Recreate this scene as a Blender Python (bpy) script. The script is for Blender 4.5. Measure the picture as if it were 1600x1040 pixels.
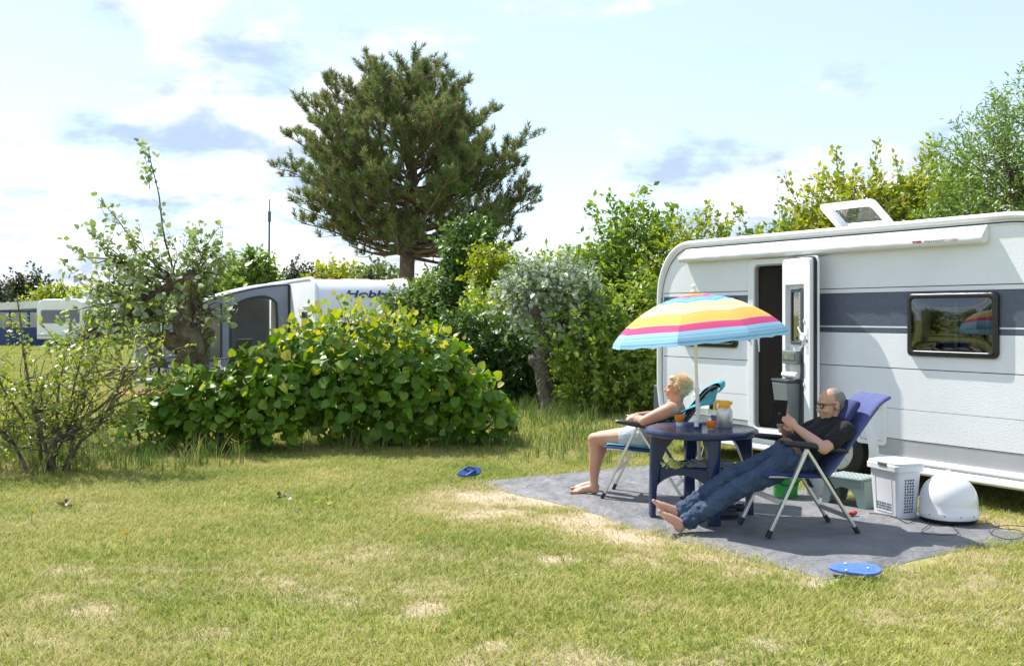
import bpy, bmesh, math, random
import numpy as np
from mathutils import Vector, Matrix, Euler

for o in list(bpy.data.objects):
    bpy.data.objects.remove(o, do_unlink=True)
SC = bpy.context.scene
COL = SC.collection
R = math.radians

# ------------------------------------------------------------ camera, sky, sun, exposure
FPX, HOR, CAMH = 1600.0, 492.0, 1.6          # focal length in photo pixels, horizon row, eye height
cam = bpy.data.cameras.new('camera')
cam.sensor_width = 36.0
cam.lens = 36.0
cam.shift_y = -28.0 / 1600.0
cam.clip_end = 3000
cam_o = bpy.data.objects.new('camera', cam)
cam_o.location = (0, 0, CAMH)
cam_o.rotation_euler = (R(90), 0, 0)
COL.objects.link(cam_o)
SC.camera = cam_o

SUN_AZ_VEC = (-0.73, 0.683)                    # horizontal direction towards the sun (left, behind the scene)
SUN_EL = R(54)
world = bpy.data.worlds.new('World')
SC.world = world
world.use_nodes = True
wn, wl = world.node_tree.nodes, world.node_tree.links
wn.clear()
w_out = wn.new('ShaderNodeOutputWorld')
w_bg = wn.new('ShaderNodeBackground')
w_bg.inputs['Strength'].default_value = 0.125
sky = wn.new('ShaderNodeTexSky')
sky.sky_type = 'NISHITA'
sky.sun_disc = False
sky.sun_elevation = SUN_EL
sky.sun_rotation = math.atan2(SUN_AZ_VEC[0], SUN_AZ_VEC[1])
sky.air_density = 1.0
sky.dust_density = 0.4
sky.ozone_density = 2.5
tc = wn.new('ShaderNodeTexCoord')
sep = wn.new('ShaderNodeSeparateXYZ')
wl.new(tc.outputs['Generated'], sep.inputs[0])
def wmath(op, a, b=None, clamp=False):
    n = wn.new('ShaderNodeMath'); n.operation = op; n.use_clamp = clamp
    for i, v in enumerate((a, b)):
        if v is None: continue
        if isinstance(v, (int, float)): n.inputs[i].default_value = v
        else: wl.new(v, n.inputs[i])
    return n.outputs[0]
zc = wmath('ADD', wmath('MAXIMUM', sep.outputs[2], 0.0), 0.30)
cmb = wn.new('ShaderNodeCombineXYZ')
wl.new(wmath('DIVIDE', sep.outputs[0], zc), cmb.inputs[0])
wl.new(wmath('DIVIDE', sep.outputs[1], zc), cmb.inputs[1])
cmb.inputs[2].default_value = 0.0
def wnoise(scale, detail, rough, off):
    mp = wn.new('ShaderNodeMapping'); mp.inputs['Location'].default_value = off
    wl.new(cmb.outputs[0], mp.inputs[0])
    n = wn.new('ShaderNodeTexNoise'); n.inputs['Scale'].default_value = scale
    n.inputs['Detail'].default_value = detail; n.inputs['Roughness'].default_value = rough
    wl.new(mp.outputs[0], n.inputs['Vector'])
    return n.outputs['Fac']
def wramp(fac, p0, p1):
    r = wn.new('ShaderNodeMapRange'); r.interpolation_type = 'SMOOTHSTEP'
    r.inputs['From Min'].default_value = p0; r.inputs['From Max'].default_value = p1
    wl.new(fac, r.inputs['Value'])
    return r.outputs[0]
COFF = (10.21, 4.81, 0.0)
low = wramp(sep.outputs[2], 0.34, 0.02)
cumulus = wramp(wmath('ADD', wnoise(1.6, 10.0, 0.58, COFF), wmath('MULTIPLY', low, 0.10)), 0.53, 0.63)
veil = wramp(wnoise(0.28, 4.0, 0.5, (7.3, 2.2, 0.0)), 0.25, 0.70)
shade = wnoise(3.2, 6.0, 0.55, (1.3, 9.1, 0.0))
mixv = wn.new('ShaderNodeMixRGB')
wl.new(wmath('ADD', wmath('MULTIPLY', veil, 0.42), 0.22), mixv.inputs[0])
wl.new(sky.outputs[0], mixv.inputs[1])
mixv.inputs[2].default_value = (4.1, 4.6, 5.2, 1)
crgb = wn.new('ShaderNodeMixRGB')
wl.new(wramp(shade, 0.40, 0.60), crgb.inputs[0])
crgb.inputs[1].default_value = (2.3, 2.95, 4.1, 1)
crgb.inputs[2].default_value = (5.7, 5.75, 5.85, 1)
mixc = wn.new('ShaderNodeMixRGB')
wl.new(wmath('MULTIPLY', cumulus, 0.9), mixc.inputs[0])
wl.new(mixv.outputs[0], mixc.inputs[1])
wl.new(crgb.outputs[0], mixc.inputs[2])
wl.new(mixc.outputs[0], w_bg.inputs['Color'])
wl.new(w_bg.outputs[0], w_out.inputs[0])

sun = bpy.data.lights.new('sun', 'SUN')
sun.energy = 4.2
sun.angle = R(0.6)
sun.color = (1.0, 0.955, 0.88)
sun_o = bpy.data.objects.new('sun', sun)
sdir = Vector((SUN_AZ_VEC[0] * math.cos(SUN_EL), SUN_AZ_VEC[1] * math.cos(SUN_EL), math.sin(SUN_EL)))
sun_o.rotation_euler = sdir.to_track_quat('Z', 'Y').to_euler()
sun_o.location = (-20, 15, 30)
COL.objects.link(sun_o)

SC.view_settings.view_transform = 'Standard'
SC.view_settings.look = 'None'
SC.view_settings.gamma = 1.0
SC.view_settings.use_curve_mapping = False
SC.view_settings.exposure = 0.92

# ------------------------------------------------------------ helpers
def ground(px, py):
    """photo pixel of a point that lies on the ground -> world x, y"""
    y = FPX * CAMH / (py - HOR)
    return ((px - 800.0) / FPX * y, y)

def at(px, py, y):
    """photo pixel and known distance -> world point"""
    return Vector(((px - 800.0) / FPX * y, y, CAMH - (py - HOR) / FPX * y))

def srgb(r, g, b):
    f = lambda c: (c / 255.0 / 12.92) if c <= 10 else (((c / 255.0) + 0.055) / 1.055) ** 2.4
    return (f(r), f(g), f(b))

MATS = {}
def M(name, c1=(.5, .5, .5), c2=None, scale=8.0, rough=0.5, metal=0.0, bump=0.0, bscale=None, trans=0.0,
      coat=0.0, detail=4.0, spec=0.5, bdist=0.01, bdetail=3):
    """noise-varied principled material"""
    if name in MATS: return MATS[name]
    m = bpy.data.materials.new(name); m.use_nodes = True
    nt = m.node_tree; n, l = nt.nodes, nt.links
    p = n['Principled BSDF']
    c2 = c2 or tuple(v * 0.86 for v in c1)
    tcn = n.new('ShaderNodeTexCoord')
    ns = n.new('ShaderNodeTexNoise'); ns.inputs['Scale'].default_value = scale; ns.inputs['Detail'].default_value = detail
    l.new(tcn.outputs['Object'], ns.inputs['Vector'])
    mr = n.new('ShaderNodeMapRange'); mr.inputs['From Min'].default_value = .3; mr.inputs['From Max'].default_value = .7
    l.new(ns.outputs['Fac'], mr.inputs['Value'])
    mx = n.new('ShaderNodeMixRGB'); mx.inputs[1].default_value = (*c1, 1); mx.inputs[2].default_value = (*c2, 1)
    l.new(mr.outputs[0], mx.inputs[0]); l.new(mx.outputs[0], p.inputs['Base Color'])
    p.inputs['Roughness'].default_value = rough
    p.inputs['Metallic'].default_value = metal
    p.inputs['Coat Weight'].default_value = coat
    p.inputs['Specular IOR Level'].default_value = spec
    if bump:
        nb = n.new('ShaderNodeTexNoise'); nb.inputs['Scale'].default_value = bscale or scale * 4; nb.inputs['Detail'].default_value = 3
        l.new(tcn.outputs['Object'], nb.inputs['Vector'])
        b = n.new('ShaderNodeBump'); b.inputs['Strength'].default_value = bump; b.inputs['Distance'].default_value = bdist
        nb.inputs['Detail'].default_value = bdetail
        l.new(nb.outputs['Fac'], b.inputs['Height']); l.new(b.outputs[0], p.inputs['Normal'])
    if trans:
        t = n.new('ShaderNodeBsdfTranslucent'); l.new(mx.outputs[0], t.inputs['Color'])
        ms = n.new('ShaderNodeMixShader'); ms.inputs[0].default_value = trans
        l.new(p.outputs[0], ms.inputs[1]); l.new(t.outputs[0], ms.inputs[2])
        l.new(ms.outputs[0], n['Material Output'].inputs['Surface'])
    MATS[name] = m
    return m

def leaf_mat(name, stops, trans=0.38, rough=0.42, spec=0.4):
    """leaf colour picked per leaf from a ramp by the 'tint' attribute"""
    if name in MATS: return MATS[name]
    m = bpy.data.materials.new(name); m.use_nodes = True
    nt = m.node_tree; n, l = nt.nodes, nt.links
    p = n['Principled BSDF']
    a = n.new('ShaderNodeAttribute'); a.attribute_name = 'tint'
    oi = n.new('ShaderNodeObjectInfo')
    ad = n.new('ShaderNodeMath'); ad.operation = 'ADD'
    mu = n.new('ShaderNodeMath'); mu.operation = 'MULTIPLY'; mu.inputs[1].default_value = 0.35
    l.new(oi.outputs['Random'], mu.inputs[0])
    l.new(a.outputs['Fac'], ad.inputs[0]); l.new(mu.outputs[0], ad.inputs[1])
    ra = n.new('ShaderNodeValToRGB')
    el = ra.color_ramp.elements
    while len(el) < len(stops): el.new(0.5)
    for e, (pos, c) in zip(el, stops): e.position = pos; e.color = (*c, 1)
    l.new(ad.outputs[0], ra.inputs[0])
    l.new(ra.outputs[0], p.inputs['Base Color'])
    p.inputs['Roughness'].default_value = rough
    p.inputs['Specular IOR Level'].default_value = spec
    hs = n.new('ShaderNodeHueSaturation'); hs.inputs['Hue'].default_value = 0.485; hs.inputs['Saturation'].default_value = 1.15; hs.inputs['Value'].default_value = 1.5
    l.new(ra.outputs[0], hs.inputs['Color'])
    t = n.new('ShaderNodeBsdfTranslucent'); l.new(hs.outputs[0], t.inputs['Color'])
    ms = n.new('ShaderNodeMixShader'); ms.inputs[0].default_value = trans
    l.new(p.outputs[0], ms.inputs[1]); l.new(t.outputs[0], ms.inputs[2])
    l.new(ms.outputs[0], n['Material Output'].inputs['Surface'])
    MATS[name] = m
    return m

def glass_mat(name, tint=(.5, .55, .55), refl=0.35, rough=0.02, fr=1.0):
    if name in MATS: return MATS[name]
    m = bpy.data.materials.new(name); m.use_nodes = True
    nt = m.node_tree; n, l = nt.nodes, nt.links
    n.remove(n['Principled BSDF'])
    tr = n.new('ShaderNodeBsdfTransparent'); tr.inputs[0].default_value = (*tint, 1)
    gl = n.new('ShaderNodeBsdfGlossy'); gl.inputs['Roughness'].default_value = rough
    lw = n.new('ShaderNodeLayerWeight'); lw.inputs['Blend'].default_value = 0.3
    ad = n.new('ShaderNodeMath'); ad.operation = 'MULTIPLY_ADD'; ad.use_clamp = True; ad.inputs[1].default_value = fr; ad.inputs[2].default_value = refl
    l.new(lw.outputs['Fresnel'], ad.inputs[0])
    ms = n.new('ShaderNodeMixShader')
    l.new(ad.outputs[0], ms.inputs[0]); l.new(tr.outputs[0], ms.inputs[1]); l.new(gl.outputs[0], ms.inputs[2])
    l.new(ms.outputs[0], n['Material Output'].inputs['Surface'])
    MATS[name] = m
    return m

def link(o, parent=None):
    COL.objects.link(o)
    if parent is not None: o.parent = parent
    return o

def tag(o, label=None, cat=None, group=None, kind=None):
    if label: o['label'] = label
    if cat: o['category'] = cat
    if group: o['group'] = group
    if kind: o['kind'] = kind
    return o

def thing(name, label, cat, loc=(0, 0, 0), rotz=0.0, group=None):
    o = bpy.data.objects.new(name, None)
    o.location = loc; o.rotation_euler = (0, 0, rotz)
    o.empty_display_size = 0.1
    COL.objects.link(o)
    return tag(o, label, cat, group)

def copy_tree(o, parent=None):
    c = o.copy(); COL.objects.link(c); c.parent = parent
    for ch in o.children: copy_tree(ch, c)
    return c

def frame_from(d, up=Vector((0, 0, 1))):
    d = d.normalized()
    a = d.cross(up)
    if a.length < 1e-4: a = d.cross(Vector((0, 1, 0)))
    a.normalize()
    return a, a.cross(d).normalized(), d

class MB:
    def __init__(self): self.v = []; self.f = []
    def add(self, verts, faces):
        b = len(self.v); self.v += [tuple(x) for x in verts]; self.f += [tuple(i + b for i in f) for f in faces]
    def box(self, c, s, rot=None):
        hx, hy, hz = s[0] / 2, s[1] / 2, s[2] / 2
        vs = [Vector((x * hx, y * hy, z * hz)) for z in (-1, 1) for y in (-1, 1) for x in (-1, 1)]
        if rot is not None:
            m = rot if isinstance(rot, Matrix) else Euler(rot).to_matrix()
            vs = [m @ q for q in vs]
        vs = [q + Vector(c) for q in vs]
        self.add(vs, [(0, 2, 3, 1), (4, 5, 7, 6), (0, 1, 5, 4), (2, 6, 7, 3), (0, 4, 6, 2), (1, 3, 7, 5)])
        return self
    def bar(self, p0, p1, w, h, up=Vector((0, 0, 1))):
        p0, p1 = Vector(p0), Vector(p1)
        a, b, d = frame_from(p1 - p0, Vector(up))
        vs = []
        for p in (p0, p1):
            for sa, sb in ((-1, -1), (1, -1), (1, 1), (-1, 1)): vs.append(p + a * sa * w / 2 + b * sb * h / 2)
        self.add(vs, [(3, 2, 1, 0), (4, 5, 6, 7), (0, 1, 5, 4), (1, 2, 6, 5), (2, 3, 7, 6), (3, 0, 4, 7)])
        return self
    def tube(self, pts, rad, n=8, cap=True):
        pts = [Vector(p) for p in pts]
        if not isinstance(rad, (list, tuple, np.ndarray)): rad = [rad] * len(pts)
        rings = []; a = None
        for i, p in enumerate(pts):
            d = (pts[min(i + 1, len(pts) - 1)] - pts[max(i - 1, 0)])
            if d.length < 1e-9: d = Vector((0, 0, 1))
            d.normalize()
            if a is None: a, b, _ = frame_from(d)
            else:
                a = (a - d * a.dot(d))
                a = a.normalized() if a.length > 1e-6 else frame_from(d)[0]
                b = a.cross(d)
            rings.append([p + (a * math.cos(2 * math.pi * k / n) + b * math.sin(2 * math.pi * k / n)) * rad[i] for k in range(n)])
        vs = [q for r in rings for q in r]; fs = []
        for i in range(len(pts) - 1):
            for k in range(n):
                k2 = (k + 1) % n
                fs.append((i * n + k, i * n + k2, (i + 1) * n + k2, (i + 1) * n + k))
        if cap:
            fs.append(tuple(reversed(range(n)))); fs.append(tuple((len(pts) - 1) * n + k for k in range(n)))
        self.add(vs, fs)
        return self
    def lathe(self, prof, n=24, c=(0, 0, 0)):
        """profile of (radius, z), closed top and bottom when the radius is 0"""
        vs = []; fs = []
        for r, z in prof:
            for k in range(n):
                t = 2 * math.pi * k / n
                vs.append((c[0] + r * math.cos(t), c[1] + r * math.sin(t), c[2] + z))
        for i in range(len(prof) - 1):
            for k in range(n):
                k2 = (k + 1) % n
                fs.append((i * n + k, i * n + k2, (i + 1) * n + k2, (i + 1) * n + k))
        fs.append(tuple(reversed(range(n)))); fs.append(tuple((len(prof) - 1) * n + k for k in range(n)))
        self.add(vs, fs)
        return self
    def prism(self, poly, y0, y1, plane='xz'):
        """polygon extruded along the third axis"""
        n = len(poly)
        mk = {'xz': lambda p, t: (p[0], t, p[1]), 'xy': lambda p, t: (p[0], p[1], t), 'yz': lambda p, t: (t, p[0], p[1])}[plane]
        vs = [mk(p, y0) for p in poly] + [mk(p, y1) for p in poly]
        fs = [tuple(range(n)), tuple(reversed(range(n, 2 * n)))] + [(i, i + n, (i + 1) % n + n, (i + 1) % n) for i in range(n)]
        self.add(vs, fs)
        return self
    def ellipsoid(self, c, r, rot=None, n=14, m=10):
        vs = []; fs = []
        mt = None if rot is None else (rot if isinstance(rot, Matrix) else Euler(rot).to_matrix())
        for i in range(1, m):
            ph = math.pi * i / m
            for k in range(n):
                t = 2 * math.pi * k / n
                q = Vector((r[0] * math.sin(ph) * math.cos(t), r[1] * math.sin(ph) * math.sin(t), r[2] * math.cos(ph)))
                vs.append((mt @ q if mt else q) + Vector(c))
        for s in (1, -1):
            q = Vector((0, 0, r[2] * s)); vs.append((mt @ q if mt else q) + Vector(c))
        for i in range(m - 2):
            for k in range(n):
                k2 = (k + 1) % n
                fs.append((i * n + k, (i + 1) * n + k, (i + 1) * n + k2, i * n + k2))
        t, b = len(vs) - 2, len(vs) - 1
        for k in range(n):
            k2 = (k + 1) % n
            fs.append((t, k, k2)); fs.append((b, (m - 2) * n + k2, (m - 2) * n + k))
        self.add(vs, fs)
        return self
    def capsule(self, p0, r0, p1, r1, n=12):
        p0, p1 = Vector(p0), Vector(p1)
        d = p1 - p0; L = max(d.length, 1e-5); d = d / L
        pts = []; rad = []
        for t in (math.pi / 2 * k / 4 for k in range(4)):
            pts.append(p0 - d * r0 * math.cos(t)); rad.append(max(r0 * math.sin(t), 1e-4))
        pts += [p0, p1]; rad += [r0, r1]
        for t in (math.pi / 2 * k / 4 for k in range(3, -1, -1)):
            pts.append(p1 + d * r1 * math.cos(t)); rad.append(max(r1 * math.sin(t), 1e-4))
        self.tube(pts, rad, n)
        return self
    def build(self, name, mat, parent=None, smooth=40, bevel=0.0, seg=2, fix=False):
        me = bpy.data.meshes.new(name)
        me.from_pydata(self.v, [], self.f)
        if fix:
            bm = bmesh.new(); bm.from_mesh(me); bmesh.ops.recalc_face_normals(bm, faces=bm.faces); bm.to_mesh(me); bm.free()
        me.validate()
        if mat: me.materials.append(mat)
        if smooth:
            me.shade_smooth()
            me.set_sharp_from_angle(angle=R(smooth))
        o = bpy.data.objects.new(name, me)
        link(o, parent)
        if bevel:
            b = o.modifiers.new('bevel', 'BEVEL'); b.width = bevel; b.segments = seg; b.limit_method = 'ANGLE'; b.angle_limit = R(40)
        return o

def sheet(name, verts, faces, mat, parent=None, smooth=60, thick=0.0, fix=False):
    mb = MB(); mb.add(verts, faces)
    o = mb.build(name, mat, parent, smooth, fix=fix)
    if thick:
        s = o.modifiers.new('solid', 'SOLIDIFY'); s.thickness = thick; s.offset = 0
    return o

def rrect(x0, x1, z0, z1, r, n=5):
    """rounded rectangle, counter-clockwise"""
    pts = []
    for cx, cz, a0 in ((x1 - r, z0 + r, -90), (x1 - r, z1 - r, 0), (x0 + r, z1 - r, 90), (x0 + r, z0 + r, 180)):
        for k in range(n + 1):
            a = R(a0 + 90.0 * k / n)
            pts.append((cx + r * math.cos(a), cz + r * math.sin(a)))
    return pts

def loft(mb, loops, closed_ends=(True, True)):
    """loops of equal length joined into a skin"""
    n = len(loops[0]); vs = [p for l in loops for p in l]; fs = []
    for i in range(len(loops) - 1):
        for k in range(n):
            k2 = (k + 1) % n
            fs.append((i * n + k, i * n + k2, (i + 1) * n + k2, (i + 1) * n + k))
    if closed_ends[0]: fs.append(tuple(reversed(range(n))))
    if closed_ends[1]: fs.append(tuple((len(loops) - 1) * n + k for k in range(n)))
    mb.add(vs, fs)
    return mb

def np_mesh(name, V, T, mat, parent=None, tint=None, smooth=False):
    """triangle mesh from numpy arrays"""
    me = bpy.data.meshes.new(name)
    V = np.ascontiguousarray(V, dtype=np.float32); T = np.ascontiguousarray(T, dtype=np.int32)
    me.vertices.add(len(V)); me.vertices.foreach_set('co', V.ravel())
    me.loops.add(T.size); me.loops.foreach_set('vertex_index', T.ravel())
    me.polygons.add(len(T))
    me.polygons.foreach_set('loop_start', np.arange(0, T.size, 3, dtype=np.int32))
    me.update(calc_edges=True)
    if tint is not None:
        a = me.attributes.new('tint', 'FLOAT', 'POINT'); a.data.foreach_set('value', np.ascontiguousarray(tint, dtype=np.float32))
    if mat: me.materials.append(mat)
    if smooth: me.shade_smooth()
    o = bpy.data.objects.new(name, me)
    return link(o, parent)

def nrm(a): return a / np.maximum(np.linalg.norm(a, axis=-1, keepdims=True), 1e-9)

# leaf templates: x across, y along, z out of the blade (unit length)
LEAF_SIMPLE = (np.array([(0, 0, 0), (.3, .45, .07), (0, 1, 0), (-.3, .45, .07)], float), np.array([(0, 1, 2), (0, 2, 3)]))
LEAF_NARROW = (np.array([(0, 0, 0), (.15, .4, .04), (0, 1, -.06), (-.15, .4, .04)], float), np.array([(0, 1, 2), (0, 2, 3)]))
LEAF_LOBED = (np.array([(0, 0, 0), (.42, .22, .05), (.33, .62, .06), (0, 1, -.05), (-.33, .62, .06), (-.42, .22, .05), (0, .45, -.02)], float),
              np.array([(0, 1, 6), (1, 2, 6), (2, 3, 6), (3, 4, 6), (4, 5, 6), (5, 0, 6)]))
def heart_template(droop=.12, fold=.07, skew=0.0):
    out = [(0, .06), (.2, -.02), (.40, .10), (.50, .34), (.44, .62), (.24, .86), (0, 1.04), (-.24, .86), (-.44, .62), (-.50, .34), (-.40, .10), (-.2, -.02)]
    vs = [(x + skew * y * y, y, fold * abs(x) * 2 - droop * y * y) for x, y in out]
    vs += [(skew * .09, .30, -droop * .09 - .012), (skew * .42, .65, -droop * .42 - .012)]
    f = []
    a, b = 12, 13
    f += [(0, 1, a), (1, 2, a), (2, 3, a), (3, 4, b), (3, b, a), (4, 5, b), (5, 6, b), (6, 7, b), (7, 8, b), (8, 9, b), (9, a, b), (9, 10, a), (10, 11, a), (11, 0, a)]
    return np.array(vs, float), np.array(f)
LEAF_HEART = heart_template()

def leaves(pos, axis, normal, size, tmpl, rng, tint=None):
    tv, tf = tmpl
    n = len(pos); k = len(tv)
    y = nrm(axis); x = nrm(np.cross(y, normal)); z = np.cross(x, y)
    s = np.asarray(size).reshape(n, 1, 1)
    V = pos[:, None, :] + s * (tv[None, :, 0:1] * x[:, None, :] + tv[None, :, 1:2] * y[:, None, :] + tv[None, :, 2:3] * z[:, None, :])
    T = (tf[None] + (np.arange(n) * k)[:, None, None]).reshape(-1, 3)
    if tint is None: tint = rng.random(n)
    return V.reshape(-1, 3), T, np.repeat(tint, k)

def rand_dirs(rng, n):
    return nrm(rng.normal(size=(n, 3)))
# ------------------------------------------------------------ ground sheet (one mesh, dense near the camera)
def vnoise(x, y, seed):
    """smooth value noise on arrays"""
    xi, yi = np.floor(x).astype(np.int64), np.floor(y).astype(np.int64)
    xf, yf = x - xi, y - yi
    def h(a, b):
        v = np.sin(a * 127.1 + b * 311.7 + seed * 74.7) * 43758.5453
        return v - np.floor(v)
    u, w = xf * xf * (3 - 2 * xf), yf * yf * (3 - 2 * yf)
    return (h(xi, yi) * (1 - u) + h(xi + 1, yi) * u) * (1 - w) + (h(xi, yi + 1) * (1 - u) + h(xi + 1, yi + 1) * u) * w
def fbm(x, y, s, seed, o=4):
    t = 0; a = .5; tot = 0
    for i in range(o):
        t = t + a * vnoise(x * s, y * s, seed + i * 3.3); tot += a; a *= .5; s *= 2.1
    return t / tot

MAT_A = Vector((-0.325, 9.81)); MAT_U = Vector((.5225, -.8526)); MAT_N = Vector((.8526, .5225))
BARE = []          # worn patches: x, y, rx, ry, strength
for px, py, rpx, rpy, st in ((800, 775, 130, 18, 1.0), (900, 812, 90, 16, 1.15), (985, 842, 66, 10, 1.15), (720, 765, 60, 14, .7), (870, 872, 40, 9, .9), (770, 800, 70, 12, .9), (940, 828, 70, 10, 1.1), (1500, 806, 60, 6, .9), (1590, 826, 60, 8, 1.0),
                             (720, 795, 60, 12, .6), (660, 948, 34, 12, .95), (775, 1004, 24, 9, .95), (110, 890, 60, 12, .6), (70, 935, 50, 10, .65), (135, 950, 40, 9, .8),
                             (1080, 868, 60, 7, .8), (1180, 890, 50, 7, .7), (1195, 1003, 34, 12, .9), (1010, 945, 60, 10, .55), (600, 905, 45, 8, .45),
                             (1545, 868, 70, 8, .7), (1555, 818, 50, 9, .9), (330, 985, 60, 10, .4), (60, 1000, 60, 14, .5), (1500, 915, 40, 8, .5), (1400, 960, 60, 10, .4)):
    gx, gy = ground(px, py)
    BARE.append((gx, gy, rpx / FPX * gy, (ground(px, py - rpy)[1] - ground(px, py + rpy)[1]) / 2, st))

def bare_mask(x, y):
    b = np.zeros_like(x)
    wob = (fbm(x, y, 2.2, 5.0) - .5) * 1.5 + (fbm(x, y, 9.0, 8.0, 3) - .5) * 1.2
    for gx, gy, rx, ry, st in BARE:
        d = np.sqrt(((x - gx) / rx) ** 2 + ((y - gy) / ry) ** 2) + wob
        b = np.maximum(b, st * np.clip(1.35 - d, 0, 1))
    b = np.maximum(b, .55 * np.clip((fbm(x, y, 1.1, 21.0) - .60) * 6, 0, 1) * np.clip((fbm(x, y, 6.0, 2.0) - .35) * 4, 0, 1))
    dx, dy = x - MAT_A.x, y - MAT_A.y
    across = dx * MAT_N.x + dy * MAT_N.y; along = dx * MAT_U.x + dy * MAT_U.y
    edge = np.exp(-((across + .10) / .16) ** 2) * (along > -.1) * (along < 4.3)
    b = np.maximum(b, edge * np.clip((fbm(x, y, 3.0, 11.0) - .36) * 5, 0, 1) * .85)
    return np.clip(b, 0, 1)

def height(x, y):
    return (fbm(x, y, .7, 3.0) - .5) * .03 * np.clip((14 - y) / 4, 0, 1) * np.clip((9.0 - np.abs(x - .5)) / 2, 0, 1) - .012

def axis_lines(lo, hi, step, far_lo, far_hi):
    a = list(np.arange(lo, hi + 1e-6, step))
    s = step; p = lo; pre = []
    while p > far_lo: s *= 1.5; p -= s; pre.append(p)
    s = step; p = a[-1]; post = []
    while p < far_hi: s *= 1.5; p += s; post.append(p)
    return np.array(pre[::-1] + a + post)
gx = axis_lines(-7.0, 6.0, .08, -900, 900); gy = axis_lines(3.6, 14.5, .08, -300, 1600)
GX, GY = np.meshgrid(gx, gy)
dxm, dym = GX - MAT_A.x, GY - MAT_A.y
on_mat = ((dxm * MAT_N.x + dym * MAT_N.y) > -.05)                   # flat under mat, caravan
GZ = np.where(on_mat, -.014, height(GX, GY))
GB = bare_mask(GX, GY)
nx, ny = len(gx), len(gy)
idx = np.arange(nx * ny).reshape(ny, nx)
q = np.stack([idx[:-1, :-1], idx[:-1, 1:], idx[1:, 1:], idx[1:, :-1]], -1).reshape(-1, 4)
T = np.concatenate([q[:, [0, 1, 2]], q[:, [0, 2, 3]]])

def ground_mat():
    m = bpy.data.materials.new('lawn_soil'); m.use_nodes = True
    n, l = m.node_tree.nodes, m.node_tree.links
    p = n['Principled BSDF']; p.inputs['Roughness'].default_value = .95; p.inputs['Specular IOR Level'].default_value = .1
    tcn = n.new('ShaderNodeTexCoord')
    def noise(s, d=4):
        t = n.new('ShaderNodeTexNoise'); t.inputs['Scale'].default_value = s; t.inputs['Detail'].default_value = d
        l.new(tcn.outputs['Object'], t.inputs['Vector']); return t.outputs['Fac']
    def rng_(f, a, b):
        r = n.new('ShaderNodeMapRange'); r.inputs['From Min'].default_value = a; r.inputs['From Max'].default_value = b
        l.new(f, r.inputs['Value']); return r.outputs[0]
    def mix(f, a, b):
        x = n.new('ShaderNodeMixRGB')
        l.new(f, x.inputs[0])
        for i, c in ((1, a), (2, b)):
            if isinstance(c, tuple): x.inputs[i].default_value = (*c, 1)
            else: l.new(c, x.inputs[i])
        return x.outputs[0]
    green = mix(rng_(noise(.9), .35, .65), (.17, .21, .04), (.25, .25, .06))
    green = mix(rng_(noise(14, 5), .45, .7), green, (.33, .31, .12))
    sand = mix(rng_(noise(30, 5), .35, .65), (.54, .46, .35), (.42, .34, .24))
    at_ = n.new('ShaderNodeAttribute'); at_.attribute_name = 'bare'
    f = n.new('ShaderNodeMath'); f.operation = 'MULTIPLY'; f.inputs[1].default_value = 1.3; f.use_clamp = True
    l.new(at_.outputs['Fac'], f.inputs[0])
    l.new(mix(f.outputs[0], green, sand), p.inputs['Base Color'])
    b = n.new('ShaderNodeBump'); b.inputs['Strength'].default_value = .7; b.inputs['Distance'].default_value = .02
    l.new(noise(45, 6), b.inputs['Height']); l.new(b.outputs[0], p.inputs['Normal'])
    return m
g_o = np_mesh('ground', np.stack([GX, GY, GZ], -1).reshape(-1, 3), T, ground_mat(), smooth=True)
a = g_o.data.attributes.new('bare', 'FLOAT', 'POINT'); a.data.foreach_set('value', GB.ravel().astype(np.float32))
tag(g_o, 'sunlit lawn ground with worn sandy patches', 'ground', kind='structure')

# ------------------------------------------------------------ grass (uncountable): tufts scattered over the lawn
def grass_mat(name, cols, k=.50):
    m = bpy.data.materials.new(name); m.use_nodes = True
    n, l = m.node_tree.nodes, m.node_tree.links
    p = n['Principled BSDF']; p.inputs['Roughness'].default_value = .55; p.inputs['Specular IOR Level'].default_value = .25
    oi = n.new('ShaderNodeObjectInfo')
    ns = n.new('ShaderNodeTexNoise'); ns.inputs['Scale'].default_value = .8; ns.inputs['Detail'].default_value = 5
    l.new(oi.outputs['Location'], ns.inputs['Vector'])
    at_ = n.new('ShaderNodeAttribute'); at_.attribute_name = 'tint'
    s1 = n.new('ShaderNodeMath'); s1.operation = 'MULTIPLY_ADD'; s1.inputs[1].default_value = k
    l.new(at_.outputs['Fac'], s1.inputs[0]); l.new(ns.outputs['Fac'], s1.inputs[2])
    s2 = n.new('ShaderNodeMath'); s2.operation = 'MULTIPLY_ADD'; s2.inputs[1].default_value = .22
    l.new(oi.outputs['Random'], s2.inputs[0]); l.new(s1.outputs[0], s2.inputs[2])
    ra = n.new('ShaderNodeValToRGB'); el = ra.color_ramp.elements
    while len(el) < len(cols): el.new(.5)
    for e, (pos, c) in zip(el, cols): e.position = pos; e.color = (*c, 1)
    l.new(s2.outputs[0], ra.inputs[0]); l.new(ra.outputs[0], p.inputs['Base Color'])
    t = n.new('ShaderNodeBsdfTranslucent'); l.new(ra.outputs[0], t.inputs['Color'])
    ms = n.new('ShaderNodeMixShader'); ms.inputs[0].default_value = .35
    l.new(p.outputs[0], ms.inputs[1]); l.new(t.outputs[0], ms.inputs[2]); l.new(ms.outputs[0], n['Material Output'].inputs['Surface'])
    return m
LAWN = grass_mat('lawn_blades', [(.30, (.085, .17, .020)), (.60, (.195, .28, .034)), (.86, (.35, .38, .062)), (1.0, (.56, .49, .20))])
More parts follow.
